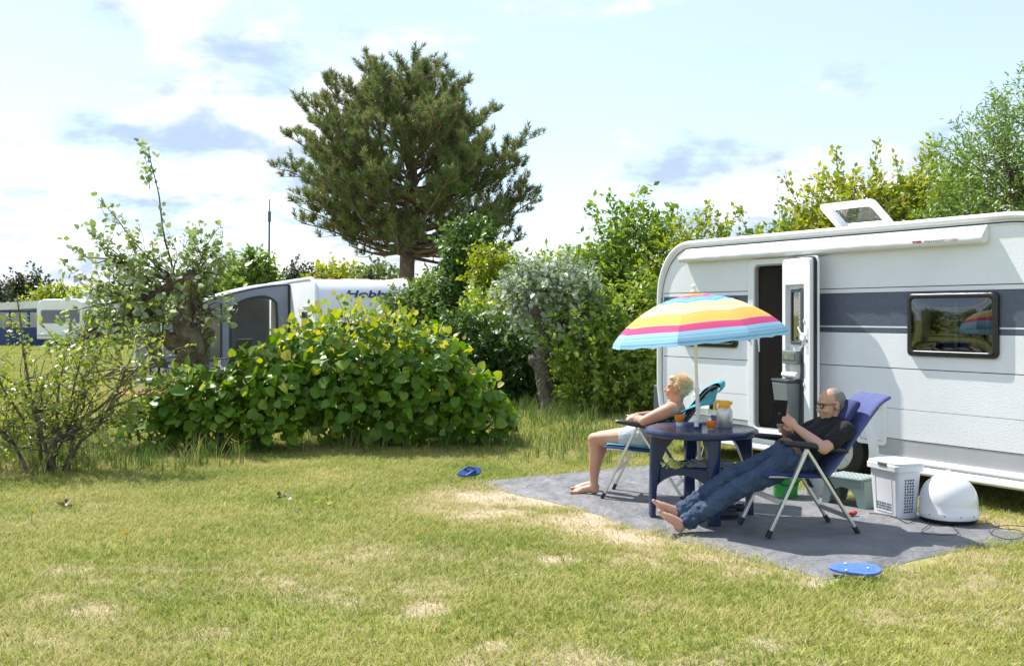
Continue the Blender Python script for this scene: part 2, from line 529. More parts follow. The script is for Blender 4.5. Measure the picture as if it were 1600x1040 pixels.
TALL = grass_mat('tall_blades', [(.35, (.035, .09, .014)), (.68, (.075, .155, .024)), (.90, (.17, .24, .05)), (1.0, (.38, .34, .14))], .36)

def tuft(name, rng, nb, hmin, hmax, w, spread, lean, mat, seg=2):
    V = []; F = []; tint = []
    for b in range(nb):
        a = rng.random() * 6.283; r = spread * math.sqrt(rng.random())
        x0, y0 = r * math.cos(a), r * math.sin(a)
        h = hmin + (hmax - hmin) * rng.random(); la = rng.random() * 6.283; ln = lean * h * (.3 + rng.random())
        wx, wy = math.cos(la + 1.57) * w / 2, math.sin(la + 1.57) * w / 2
        i0 = len(V); tv = rng.random()
        for s in range(seg):
            t = s / seg; bx = ln * t * t
            ww = 1 - .45 * t
            V += [(x0 + math.cos(la) * bx - wx * ww, y0 + math.sin(la) * bx - wy * ww, h * t * (1 - .15 * t)), (x0 + math.cos(la) * bx + wx * ww, y0 + math.sin(la) * bx + wy * ww, h * t * (1 - .15 * t))]
        V.append((x0 + math.cos(la) * ln, y0 + math.sin(la) * ln, h * .85))
        for s in range(seg - 1):
            k = i0 + 2 * s
            F += [(k, k + 1, k + 3), (k, k + 3, k + 2)]
        k = i0 + 2 * (seg - 1); F.append((k, k + 1, k + 4 - 2))
        tint += [tv] * (2 * seg + 1)
    me_o = np_mesh(name, np.array(V), np.array(F), mat, tint=np.array(tint))
    COL.objects.unlink(me_o)
    return me_o
def tuft_set(cname, n, seed, *args, **kw):
    c = bpy.data.collections.new(cname)
    rng = random.Random(seed)
    for i in range(n): c.objects.link(tuft(cname + '_tuft', rng, *args, **kw))
    return c
C_SHORT = tuft_set('short_grass', 8, 1, 15, .014, .048, .0042, .065, 1.3, LAWN)
STRAW = grass_mat('straw_blades', [(.30, (.30, .27, .08)), (.55, (.46, .37, .17)), (.85, (.56, .46, .24)), (1.0, (.62, .53, .32))])
C_STRAW = tuft_set('straw_grass', 5, 7, 14, .008, .028, .0040, .07, 2.2, STRAW)
C_FAR = tuft_set('far_grass', 4, 2, 22, .03, .075, .010, .16, .7, LAWN)
C_TALL = tuft_set('tall_grass', 6, 3, 16, .14, .42, .007, .10, .5, TALL, seg=3)

def scatter(o, coll, density, smin, smax, seed):
    ng = bpy.data.node_groups.new('scatter', 'GeometryNodeTree')
    ng.interface.new_socket('Geometry', in_out='INPUT', socket_type='NodeSocketGeometry')
    ng.interface.new_socket('Geometry', in_out='OUTPUT', socket_type='NodeSocketGeometry')
    n, l = ng.nodes, ng.links
    gi = n.new('NodeGroupInput'); go = n.new('NodeGroupOutput')
    d = n.new('GeometryNodeDistributePointsOnFaces'); d.inputs['Seed'].default_value = seed
    na = n.new('GeometryNodeInputNamedAttribute'); na.data_type = 'FLOAT'; na.inputs['Name'].default_value = 'dens'
    mm = n.new('ShaderNodeMath'); mm.operation = 'MULTIPLY'; mm.inputs[1].default_value = density
    l.new(na.outputs['Attribute'], mm.inputs[0]); l.new(mm.outputs[0], d.inputs['Density'])
    l.new(gi.outputs[0], d.inputs['Mesh'])
    ci = n.new('GeometryNodeCollectionInfo'); ci.inputs['Collection'].default_value = coll
    ci.inputs['Separate Children'].default_value = True; ci.inputs['Reset Children'].default_value = True
    ip = n.new('GeometryNodeInstanceOnPoints'); ip.inputs['Pick Instance'].default_value = True
    rr = n.new('FunctionNodeRandomValue'); rr.data_type = 'FLOAT_VECTOR'
    rr.inputs[0].default_value = (-.12, -.12, 0); rr.inputs[1].default_value = (.12, .12, 6.283)
    rs = n.new('FunctionNodeRandomValue'); rs.data_type = 'FLOAT'
    rs.inputs[2].default_value = smin; rs.inputs[3].default_value = smax; rs.inputs['Seed'].default_value = seed + 5
    l.new(d.outputs['Points'], ip.inputs['Points']); l.new(ci.outputs[0], ip.inputs['Instance'])
    l.new(rr.outputs[0], ip.inputs['Rotation']); l.new(rs.outputs[1], ip.inputs['Scale'])
    l.new(ip.outputs[0], go.inputs[0])
    md = o.modifiers.new('scatter', 'NODES'); md.node_group = ng

def patch(name, label, cat, xs, ys, dens_fn, coll, density, smin, smax, seed, flat=False):
    X, Y = np.meshgrid(xs, ys)
    Z = np.zeros_like(X) - .012 if flat else height(X, Y)
    i = np.arange(X.size).reshape(X.shape)
    qd = np.stack([i[:-1, :-1], i[:-1, 1:], i[1:, 1:], i[1:, :-1]], -1).reshape(-1, 4)
    o = np_mesh(name, np.stack([X, Y, Z], -1).reshape(-1, 3), np.concatenate([qd[:, [0, 1, 2]], qd[:, [0, 2, 3]]]), LAWN)
    a = o.data.attributes.new('dens', 'FLOAT', 'POINT'); a.data.foreach_set('value', np.clip(dens_fn(X, Y), 0, 1).ravel().astype(np.float32))
    scatter(o, coll, density, smin, smax, seed)
    return tag(o, label, cat, kind='stuff')

def off_mat(X, Y, m=0.0):
    dx, dy = X - MAT_A.x, Y - MAT_A.y
    ac = dx * MAT_N.x + dy * MAT_N.y; al = dx * MAT_U.x + dy * MAT_U.y
    wob = (fbm(X, Y, 3.5, 17.0) - .42) * .34
    return ~((ac > -.02 + m + wob) & (ac < 2.25) & (al > .02 + wob * .5) & (al < 4.22 + wob))
def in_view(X, Y):
    return np.abs(X) < Y * .52 + .4
def d_lawn(X, Y):
    b = bare_mask(X, Y)
    return (1.0 - .93 * np.clip(b * 1.25, 0, 1)) * off_mat(X, Y) * in_view(X, Y) * (.45 + .75 * fbm(X, Y, 1.6, 31.0)) * np.clip((15.5 - Y) / 3, 0, 1)
patch('lawn_grass', 'short mown yellow-green lawn grass in front', 'grass', np.arange(-7.2, 6.3, .09), np.arange(3.7, 15.5, .09), d_lawn, C_SHORT, 640, .7, 1.35, 11)
def d_straw(X, Y):
    b = bare_mask(X, Y)
    return np.clip(b * 2.2, 0, 1) * np.clip(1.25 - b, .25, 1) * off_mat(X, Y) * in_view(X, Y) + .10 * in_view(X, Y) * off_mat(X, Y) * fbm(X, Y, 2.0, 77.0)
patch('dry_grass', 'straw-coloured dry grass on the worn patches of the lawn', 'grass', np.arange(-7.2, 6.3, .09), np.arange(3.7, 13.5, .09), d_straw, C_STRAW, 520, .7, 1.4, 21)
def d_far(X, Y):
    dxc, dyc = X - 1.7455, Y - 12.09
    inside = (dxc * MAT_N.x + dyc * MAT_N.y > -.05) & (dxc * MAT_U.x + dyc * MAT_U.y > -.2)
    return np.clip((Y - 12.0) / 2.5, 0, 1) * in_view(X, Y) * off_mat(X, Y) * (~inside) * np.clip(14.0 / Y, 0, 1) ** 1.6
patch('meadow_grass', 'bright lawn grass stretching back past the shrubs', 'grass', np.arange(-34, 14, .5), np.arange(12.0, 62, .5), d_far, C_FAR, 70, .8, 1.6, 12)
# taller uncut grass round the shrubs and along the rear of the caravan
def blob(X, Y, items):
    d = np.zeros_like(X)
    for cx, cy, rx, ry, st in items:
        d = np.maximum(d, st * np.clip(1.5 - np.sqrt(((X - cx) / rx) ** 2 + ((Y - cy) / ry) ** 2), 0, 1))
    return d
def d_tall(X, Y):
    d = blob(X, Y, [(-4.9, 10.9, 1.35, .55, 1.0), (-3.2, 12.0, 1.6, .35, .30), (-1.2, 12.15, 1.9, .30, .22), (-3.7, 11.3, .5, .35, .5), (.55, 15.2, 1.4, 1.2, .36), (1.3, 12.6, .9, .9, .55),
                    (.6, 16.8, 2.6, .8, .9), (-6.2, 12, 1.0, 1.2, .8), (1.0, 11.6, 1.0, .45, .3), (.2, 12.6, .8, .6, .5)])
    dxc, dyc = X - 1.7455, Y - 12.09
    inside = (dxc * MAT_N.x + dyc * MAT_N.y > -.3) & (dxc * MAT_U.x + dyc * MAT_U.y > -.3)
    return d * (.35 + fbm(X, Y, 2.5, 41.0)) * (~inside) * off_mat(X, Y, -.15)
patch('tall_grass', 'tall uncut seeding grass at the foot of the shrubs', 'grass', np.arange(-7.4, 4, .12), np.arange(9.6, 19, .12), d_tall, C_TALL, 62, .5, 1.15, 13)
def d_under(X, Y):
    ac = (X - MAT_A.x) * MAT_N.x + (Y - MAT_A.y) * MAT_N.y; al = (X - MAT_A.x) * MAT_U.x + (Y - MAT_A.y) * MAT_U.y
    return (ac > 2.28) * (ac < 2.85) * (al > .5) * (al < 6) * (fbm(X, Y, 2.0, 9.0) > .5) * .5 * (1 - np.clip(bare_mask(X, Y), 0, 1))
patch('rough_grass', 'rough grass along the edge beneath the caravan', 'grass', np.arange(1.2, 6.5, .1), np.arange(5.5, 12, .1), d_under, C_TALL, 70, .25, .5, 14, flat=True)
# ------------------------------------------------------------ plants
BARK = M('bark', (.17, .13, .09), (.09, .07, .05), scale=14, rough=.9, bump=.9, bscale=40, bdist=.03, bdetail=6)
BARK_GREY = M('bark_grey', (.22, .19, .155), (.07, .055, .042), scale=16, rough=.9, bump=1.0, bscale=22, bdist=.04, bdetail=7, detail=8)
BARK_LICHEN = M('bark_lichen', (.22, .18, .09), (.065, .05, .038), scale=12, rough=.9, bump=1.0, bscale=20, bdist=.05, bdetail=7, detail=8)
PINE_BARK = M('pine_bark', (.20, .15, .11), (.10, .07, .055), scale=5, rough=.95, bump=1.0, bscale=14)
TWIG = M('twig', (.20, .16, .10), (.12, .10, .06), scale=20, rough=.85)

L_BUSH = leaf_mat('leaf_bush', [(0.0, (0.0581, 0.1393, 0.0139)), (0.45, (0.1161, 0.2322, 0.0209)), (0.85, (0.209, 0.3251, 0.0291)), (1.0, (0.3715, 0.4063, 0.0581))], .36)
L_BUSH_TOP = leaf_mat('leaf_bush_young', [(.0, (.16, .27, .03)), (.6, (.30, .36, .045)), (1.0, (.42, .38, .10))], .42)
L_POPLAR = leaf_mat('leaf_poplar', [(.0, (.09, .16, .03)), (.45, (.17, .26, .06)), (.78, (.27, .34, .13)), (1.0, (.52, .57, .42))], .32)
L_SILVER = leaf_mat('leaf_silver', [(.0, (.12, .19, .07)), (.4, (.25, .33, .18)), (.8, (.42, .49, .37)), (1.0, (.60, .64, .55))], .25)
L_ELDER = leaf_mat('leaf_elder', [(.0, (.12, .19, .035)), (.5, (.24, .30, .06)), (.85, (.38, .38, .09)), (1.0, (.42, .36, .14))], .42)
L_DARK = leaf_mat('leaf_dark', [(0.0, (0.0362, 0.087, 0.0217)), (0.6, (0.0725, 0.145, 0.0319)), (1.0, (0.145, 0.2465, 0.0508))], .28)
L_MID = leaf_mat('leaf_mid', [(0.0, (0.0845, 0.169, 0.0286)), (0.5, (0.169, 0.273, 0.0455)), (0.9, (0.312, 0.403, 0.0715)), (1.2, (0.442, 0.468, 0.13))], .38)
L_YELLOW = leaf_mat('leaf_yellow', [(0.0, (0.1365, 0.21, 0.0263)), (0.5, (0.231, 0.3045, 0.0368)), (0.9, (0.315, 0.357, 0.0525)), (1.0, (0.441, 0.378, 0.105))], .42)
L_GLOSSY = leaf_mat('leaf_glossy', [(0.0, (0.0625, 0.1375, 0.0312)), (0.5, (0.125, 0.225, 0.05)), (0.9, (0.2125, 0.325, 0.075)), (1.1, (0.35, 0.4125, 0.1125))], .32, rough=.35)
L_FAR = leaf_mat('leaf_far', [(0.0, (0.069, 0.115, 0.0345)), (0.6, (0.1265, 0.1955, 0.0575)), (1.1, (0.253, 0.299, 0.092))], .3)
L_FARPINE = leaf_mat('leaf_farpine', [(.0, (.035, .055, .025)), (.6, (.06, .085, .035)), (1.1, (.10, .12, .05))], .15)
L_PINE = leaf_mat('needles', [(.0, (.055, .09, .028)), (.5, (.115, .17, .052)), (.85, (.18, .245, .085)), (1.2, (.22, .20, .09))], .28, rough=.5)

def wander(p0, p1, rng, n=6, amp=.08):
    p0, p1 = np.array(p0, float), np.array(p1, float)
    L = np.linalg.norm(p1 - p0); off = np.zeros(3); pts = []
    for i in range(n + 1):
        t = i / n
        pts.append(tuple(p0 + (p1 - p0) * t + off * math.sin(math.pi * min(t, .999)) ))
        off = off + rng.normal(size=3) * amp * L / n * 2
    return pts

def plant(name, label, cat, base, lobes, n_twigs, per_twig, twig_len, leaf_size, leaf, tmpl=LEAF_SIMPLE, seed=0, up=.35, rmin=.45,
          wood=TWIG, stems=True, trunk=None, trunk_mat=None, shoots=(), group=None, leaf_up=.7, crown='crown', stem_r=.02, base_z=0.0, twig_r=.004, size_var=.35, limbs=5):
    """woody plant: trunk or stems, limbs to every lobe of the crown, leafy twigs scattered through the lobes. lobes: (x,y,z,rx,ry,rz) relative to base"""
    rng = np.random.default_rng(seed)
    root = thing(name, label, cat, (base[0], base[1], 0), 0, group)
    lb = np.array(lobes, float)
    vol = lb[:, 3] * lb[:, 4] * lb[:, 5]; wgt = vol ** .8; wgt /= wgt.sum()
    pick = rng.choice(len(lb), n_twigs, p=wgt)
    d = rand_dirs(rng, n_twigs)
    r = rmin + (1 - rmin) * rng.random(n_twigs) ** .6
    P = lb[pick, :3] + d * r[:, None] * lb[pick, 3:]
    P[:, 2] = np.maximum(P[:, 2], .06)
    tdir = nrm(d * .8 + np.array([0, 0, up]) + rng.normal(size=(n_twigs, 3)) * .45)
    L = twig_len * (.5 + rng.random(n_twigs))
    mbw = MB()
    if trunk:
        mt = MB()
        for pts, rad in trunk:                      # knobbly trunk: many rings with an uneven outline
            m_ = max(len(pts) * 6, 12); tt = np.linspace(0, len(pts) - 1, m_); pa_ = np.array(pts)
            pp = [tuple(np.interp(v, range(len(pts)), pa_[:, k]) for k in range(3)) for v in tt]
            rr_ = [np.interp(v, range(len(pts)), rad) for v in tt]
            i0 = len(mt.v); mt.tube(pp, rr_, 16)
            for q in range(m_):
                for k in range(16):
                    vv = Vector(mt.v[i0 + q * 16 + k]); c_ = Vector(pp[q]); ph = 2 * math.pi * k / 16
                    nz = float(fbm(np.array(math.cos(ph) * 1.6 + 7 + pp[q][2] * .6), np.array(math.sin(ph) * 1.6 + pp[q][2] * 4.5), 1.4, seed * 1.0, 4)) - .5
                    mt.v[i0 + q * 16 + k] = tuple(c_ + (vv - c_) * (1 + 1.0 * nz))
        mt.build('trunk', trunk_mat or BARK, root, 60)
        top = trunk[0][0][-1]
    for i, lo in enumerate(lb):
        src = top if trunk else (lo[0] * .25 + rng.normal() * .08, lo[1] * .25 + rng.normal() * .08, 0)
        if stems:
            hub = wander(src, lo[:3], rng, 6, .12)
            s0 = stem_r * (1.6 if trunk else 1.0)
            mbw.tube(hub, list(np.linspace(s0, s0 * .5, len(hub))), 6)
            sel = np.where(pick == i)[0][:limbs * 4]
            for j in sel:
                st = hub[3 + (j % 4)]
                mbw.tube(wander(st, P[j], rng, 4, .12), list(np.linspace(s0 * .45, twig_r, 5)), 4, cap=False)
    for j in range(0, n_twigs, 1 if n_twigs < 900 else 3):
        e = P[j] + tdir[j] * L[j]
        mbw.tube([P[j], (P[j] + e) / 2 + rng.normal(size=3) * .015, e], [twig_r, twig_r * .8, twig_r * .4], 3, cap=False)
    pos = []; ax = []; nr = []
    for t in np.linspace(.05, 1.0, per_twig):
        side = nrm(np.cross(tdir, rand_dirs(rng, n_twigs)))
        pos.append(P + tdir * (L * t)[:, None] + rng.normal(size=P.shape) * leaf_size * .12)
        ax.append(nrm(side * .9 + tdir * (.35 + .6 * t) + np.array([0, 0, -.15])))
        nr.append(nrm(np.array([0, 0, leaf_up]) + d * .55 + rng.normal(size=P.shape) * .5))
    for (s, e, n, ls, tw) in shoots:           # long leading shoots with their own leaves
        pts = wander(s, e, rng, 8, .05); mbw.tube(pts, list(np.linspace(tw, tw * .3, len(pts))), 5)
        q = np.array(pts); dd = nrm((q[-1] - q[0])[None])[0]
        tt = rng.random(n) ** .75
        pp = np.stack([np.interp(tt * 8, range(9), q[:, k]) for k in range(3)], -1) + rng.normal(size=(n, 3)) * ls * .5
        pos.append(pp); ax.append(nrm(rand_dirs(rng, n) + dd * .5)); nr.append(nrm(rand_dirs(rng, n) * .6 + np.array([0, 0, .6])))
    pos, ax, nr = np.concatenate(pos), np.concatenate(ax), np.concatenate(nr)
    sz = leaf_size * (1 - size_var + 2 * size_var * rng.random(len(pos)))
    tint = np.clip(rng.normal(.42, .22, len(pos)), 0, .75)
    V, T, ti = leaves(pos, ax, nr, sz, tmpl, rng, tint)
    np_mesh(crown, V, T, leaf, root, ti)
    if mbw.v: mbw.build('branches', wood, root, 60)
    return root

# ---- the big round-leaved bush in the middle, its largest leaves modelled one by one
def big_bush(name, label, base, lobes, n, seed, n_single):
    rng = np.random.default_rng(seed)
    root = thing(name, label, 'bush', (base[0], base[1], 0))
    lb = np.array(lobes, float)
    area = (lb[:, 3] * lb[:, 5]) ** .9
    pick = rng.choice(len(lb), n, p=area / area.sum())
    d = rand_dirs(rng, n)
    d[:, 1] = np.where(rng.random(n) < .55, -np.abs(d[:, 1]), d[:, 1])
    d[:, 2] = np.where(rng.random(n) < .5, np.abs(d[:, 2]), d[:, 2]); d = nrm(d)
    r = .60 + .46 * rng.random(n) ** .8
    lump = .80 + .42 * fbm(d[:, 0] * 2.2 + pick * 3.1 + 9, d[:, 2] * 2.2 + d[:, 1] * 1.3 + 5, 1.0, 4.4, 2)
    P = lb[pick, :3] + d * (r * lump)[:, None] * lb[pick, 3:]
    keep = P[:, 2] > .10
    P, d, pick, r = P[keep], d[keep], pick[keep], r[keep]; n = len(P)
    size = .075 + .09 * rng.random(n) ** 1.3
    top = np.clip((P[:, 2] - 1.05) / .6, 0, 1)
    size *= 1 - .4 * top
    normal = nrm(d * .55 + np.array([-.2, -.12, .6]) + rng.normal(size=(n, 3)) * .5)
    axis = nrm(np.cross(normal, rand_dirs(rng, n)) * 1.0 + np.array([0, 0, -.40]) + d * .45)
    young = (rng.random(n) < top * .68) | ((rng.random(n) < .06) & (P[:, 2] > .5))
    seen = -d[:, 1] * 1.0 + r * .8 + size * 6 + rng.random(n) * .4 - young * 5
    order = np.argsort(-seen)
    single = order[:n_single]; rest = order[n_single:]
    tint = np.clip(rng.normal(.38, .2, n), 0, .8)
    # four shared leaf shapes
    shapes = []
    for k in range(4):
        tv, tf = heart_template(.05 + .09 * k, .04 + .05 * (k % 3), (-.12, .08, .0, .14)[k])
        me = bpy.data.meshes.new('leaf'); me.from_pydata([tuple(v) for v in tv], [], [tuple(int(i) for i in f) for f in tf])
        me.materials.append(L_BUSH); me.shade_smooth()
        at_ = me.attributes.new('tint', 'FLOAT', 'POINT'); at_.data.foreach_set('value', np.full(len(tv), .12 + .16 * k, dtype=np.float32))
        shapes.append(me)
    for i in single:
        y = Vector(axis[i]).normalized(); x = y.cross(Vector(normal[i])).normalized(); z = x.cross(y)
        m = Matrix((x, y, z)).transposed().to_4x4() @ Matrix.Scale(size[i], 4)
        m.translation = Vector(P[i])
        o = bpy.data.objects.new('leaf', shapes[int(rng.integers(4))])
        link(o, root); o.matrix_local = m
    o_rest = rest[~young[rest]]
    V, T, ti = leaves(P[o_rest], axis[o_rest], normal[o_rest], size[o_rest], LEAF_HEART, rng, tint[o_rest])
    tag(np_mesh('foliage', V, T, L_BUSH, root, ti, smooth=True), kind='stuff')
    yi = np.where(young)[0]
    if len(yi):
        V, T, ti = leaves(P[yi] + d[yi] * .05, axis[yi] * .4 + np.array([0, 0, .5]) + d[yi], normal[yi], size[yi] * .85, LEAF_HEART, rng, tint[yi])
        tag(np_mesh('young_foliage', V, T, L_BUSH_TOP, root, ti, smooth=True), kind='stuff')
    mb = MB()
    for lo in lb:
        for k in range(9):
            e = lo[:3] + rand_dirs(rng, 1)[0] * lo[3:] * .85
            e[2] = max(e[2], .3)
            mb.tube(wander((lo[0] * .8 + rng.normal() * .15, lo[1] * .6 + rng.normal() * .1, 0), e, rng, 6, .1), list(np.linspace(.014, .004, 7)), 5)
    # dense inner twigs
    for k in range(260):
        i = int(rng.integers(n)); q = P[i]; c = lb[pick[i], :3]
        mb.tube([c + (q - c) * .35 + rng.normal(size=3) * .06, c + (q - c) * .75 + rng.normal(size=3) * .04, q], [.006, .004, .0025], 4, cap=False)
    mb.build('branches', TWIG, root, 60)
    return root

big_bush('round_leaved_bush', 'large dense bush with big round green leaves in front of the curved white caravan', (-1.55, 12.9),
         [(-.40, 0, .92, .95, .85, .86), (.30, -.1, .80, .80, .8, .74), (-.95, .05, .78, .70, .7, .70), (.80, -.05, .52, .62, .6, .52), (-.1, -.35, .55, 1.15, .55, .5), (1.20, .0, .28, .42, .4, .28)], 3700, 5, 215)
big_bush('low_round_leaved_bush', 'lower lobe of round green leaves spreading at the foot of the gnarled pollard trunk', (-3.55, 12.25),
         [(-.1, 0, .5, .75, .5, .5), (-.75, -.05, .3, .45, .35, .28), (.55, .05, .6, .55, .5, .55), (.2, -.2, .3, .8, .35, .3)], 1150, 6, 85)

# ---- gnarled pollard with a tall bare shoot, left
b = ground(293, 690)
plant('pollard_poplar_tree', 'gnarled leaning pollard with pale grey-green leaves and one tall bare shoot', 'tree', (-4.14, 13.0),
      [(-.25, .15, 2.10, .50, .5, .42), (-.85, .05, 1.80, .50, .5, .34), (.25, .1, 2.15, .34, .4, .34), (-1.0, .1, 2.30, .34, .35, .26), (-.62, -.1, 1.50, .45, .45, .30), (-1.20, 0, 1.30, .42, .4, .22), (.28, 0, 1.62, .24, .3, .28)],
      340, 6, .26, .078, L_POPLAR, LEAF_LOBED, seed=9, up=.35, rmin=.3, wood=BARK, stem_r=.022,
      trunk=[([(.05, 0, -.05), (.03, 0, .3), (.0, 0, .62), (.06, 0, .95), (.10, 0, 1.18), (-.02, 0, 1.42), (.0, 0, 1.72), (-.10, 0, 2.02)], [.25, .22, .19, .21, .23, .14, .115, .07]),
             ([(.10, 0, 1.12), (-.14, -.03, 1.26), (-.30, -.02, 1.36)], [.16, .12, .06]), ([(.04, 0, 1.15), (.26, 0, 1.30), (.33, 0, 1.42)], [.14, .09, .05]),
             ([(.0, 0, 1.8), (.10, -.03, 1.95), (.04, 0, 2.16)], [.14, .13, .08])],
      trunk_mat=BARK_LICHEN,
      shoots=[((-.15, 0, 2.1), (-.48, .0, 3.72), 26, .085, .016), ((-.46, 0, 3.2), (-.52, 0, 3.74), 46, .09, .006), ((-.2, 0, 2.0), (-1.12, 0, 3.08), 70, .09, .014), ((-.3, 0, 1.9), (-1.35, .1, 2.75), 60, .085, .012),
              ((-.3, 0, 1.5), (-1.5, -.1, 2.25), 55, .085, .012), ((0, 0, 2.0), (.45, 0, 2.75), 50, .085, .010), ((.1, 0, 2.0), (.12, 0, 2.75), 40, .085, .008), ((-.25, 0, 1.35), (-1.75, -.1, 1.22), 60, .075, .018), ((-.2, 0, 1.0), (-1.5, -.2, .72), 40, .07, .016),
              ((.1, 0, 1.75), (.52, -.1, 2.2), 40, .085, .01)])

# ---- open elder-like shrub at the left edge
plant('open_shrub', 'sparse yellow-green shrub with thin crossing stems at the picture edge', 'shrub', (-4.75, 10.55),
      [(-.25, 0, .95, .75, .5, .45), (.35, 0, .80, .55, .45, .42), (-.65, 0, .55, .5, .4, .35), (.75, .05, 1.05, .45, .4, .28), (.1, -.1, .45, .8, .4, .3)],
      320, 8, .24, .062, L_ELDER, LEAF_SIMPLE, seed=14, up=.3, rmin=.25, wood=BARK_GREY, stem_r=.022, leaf_up=.9,
      shoots=[((-.1, 0, .1), (-.35, 0, 1.78), 60, .075, .02), ((.0, 0, .1), (.35, .1, 1.62), 60, .075, .018), ((.05, 0, .3), (1.15, .1, 1.42), 80, .075, .017), ((.05, 0, .3), (1.35, .0, .98), 70, .07, .016),
              ((-.1, 0, .2), (-.75, 0, 1.4), 60, .075, .018), ((.0, 0, .4), (.95, -.1, .62), 60, .07, .012), ((.02, 0, 0), (.12, .05, 1.2), 30, .07, .024), ((.02, 0, .1), (.75, .05, 1.75), 60, .075, .014)])

# ---- small pollard with silvery leaves in the middle distance
plant('silver_pollard_tree', 'crooked knobbly pollard with silvery grey leaves', 'tree', (.52, 16.7),
      [(-.25, .1, 2.05, .42, .4, .36), (.25, .1, 2.0, .5, .5, .45), (.42, 0, 1.5, .42, .4, .55), (-.50, .1, 1.75, .25, .3, .40), (.62, 0, 1.9, .32, .35, .40), (.30, .15, 1.1, .35, .3, .35)],
      460, 7, .24, .085, L_SILVER, LEAF_LOBED, seed=21, up=.3, rmin=.3, wood=BARK, stem_r=.012,
      trunk=[([(.05, 0, -.05), (.04, 0, .25), (.0, 0, .55), (-.06, 0, .80), (-.04, 0, .98), (.02, 0, 1.15), (-.04, 0, 1.45), (-.18, 0, 1.75), (-.36, 0, 1.92)], [.115, .105, .12, .14, .115, .075, .075, .075, .085]),
             ([(-.02, 0, .75), (-.18, -.03, .86), (-.22, 0, .95)], [.11, .09, .04])], trunk_mat=BARK_GREY)

# ---- shrubs and trees closing the view between the pine and the caravan
SHR = 'shrubs closing the view behind the caravan'
plant('hazel_shrub', 'tall loose green shrub with upright shoots just left of the near caravan', 'shrub', (2.1, 18.6),
      [(-.1, 0, 1.2, 1.0, .9, 1.2), (.35, 0, 2.3, .85, .8, .9), (-.55, .1, 2.1, .6, .6, .6), (.1, 0, 3.0, .5, .5, .5)], 1050, 8, .34, .125, L_MID, LEAF_SIMPLE, seed=31, up=.5,
      shoots=[((0, 0, 2.4), (-.35, 0, 3.82), 90, .13, .012), ((.1, 0, 2.6), (.35, 0, 3.9), 80, .13, .012), ((-.2, 0, 2.2), (-.7, 0, 3.6), 80, .12, .01), ((.3, 0, 2.5), (.85, 0, 3.55), 80, .12, .01)], group=SHR)
plant('dense_shrub', 'dense mid-green shrub wall behind the seated woman', 'shrub', (1.55, 16.6),
      [(.1, 0, .75, 1.0, .7, .8), (-.35, 0, 1.15, .7, .6, .7), (.55, .1, 1.45, .7, .7, .7), (.3, .1, .4, 1.1, .6, .45)], 1250, 8, .24, .095, L_MID, LEAF_SIMPLE, seed=32, up=.3, group=SHR)
plant('yellowing_shrub', 'yellow-green feathery shrub showing above the rear corner of the near caravan', 'shrub', (3.15, 17.6),
      [(0, 0, 1.5, .8, .8, 1.3), (.15, 0, 2.5, .65, .6, .75), (-.4, 0, 2.2, .5, .5, .6)], 900, 8, .28, .09, L_YELLOW, LEAF_SIMPLE, seed=33, up=.5, group=SHR,
      shoots=[((0, 0, 2.4), (.25, 0, 3.55), 90, .085, .01), ((.2, 0, 2.4), (.75, 0, 3.4), 90, .085, .01), ((-.2, 0, 2.3), (-.3, 0, 3.3), 70, .085, .01)])
plant('bramble_shrub', 'leafy shrub behind the silvery pollard', 'shrub', (.15, 19.5),
      [(0, 0, .9, 1.0, .7, .9), (.8, 0, 1.2, .9, .7, .95), (-.5, 0, 1.4, .6, .6, .6), (.9, 0, 2.1, .75, .6, .65)], 1200, 8, .28, .11, L_MID, LEAF_SIMPLE, seed=34, group=SHR)
plant('ivy_clad_tree', 'tall narrow dark green ivy-clad tree right of the pine trunk', 'tree', (-.95, 23.0),
      [(0, 0, 1.5, .8, .8, 1.4), (.1, 0, 2.8, .65, .6, .8), (-.1, 0, 3.25, .42, .4, .42), (.45, 0, 2.2, .5, .5, .6)], 1300, 8, .28, .12, L_DARK, LEAF_SIMPLE, seed=35,
      trunk=[([(0, 0, -.1), (.05, 0, 1.2), (.0, 0, 2.6)], [.14, .12, .07])])
plant('golden_shrub', 'upright yellow-green shrub in front of the ivy-clad tree', 'shrub', (-.35, 21.6),
      [(0, 0, 1.2, .6, .6, 1.1), (.1, 0, 2.1, .5, .5, .7), (-.2, 0, 2.6, .3, .3, .4)], 900, 8, .26, .10, L_YELLOW, LEAF_SIMPLE, seed=36)
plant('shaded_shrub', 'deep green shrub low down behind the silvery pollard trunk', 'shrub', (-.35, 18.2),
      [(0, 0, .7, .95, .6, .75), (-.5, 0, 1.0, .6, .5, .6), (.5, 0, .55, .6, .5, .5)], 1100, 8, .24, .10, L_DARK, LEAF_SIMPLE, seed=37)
plant('grey_green_shrub', 'pale grey-green shrub beside the curved caravan end', 'shrub', (-2.0, 23.5),
      [(0, 0, 1.2, .8, .7, .9), (.2, 0, 1.9, .5, .5, .5), (-.4, 0, 1.6, .5, .5, .5)], 800, 8, .28, .12, L_POPLAR, LEAF_SIMPLE, seed=38)

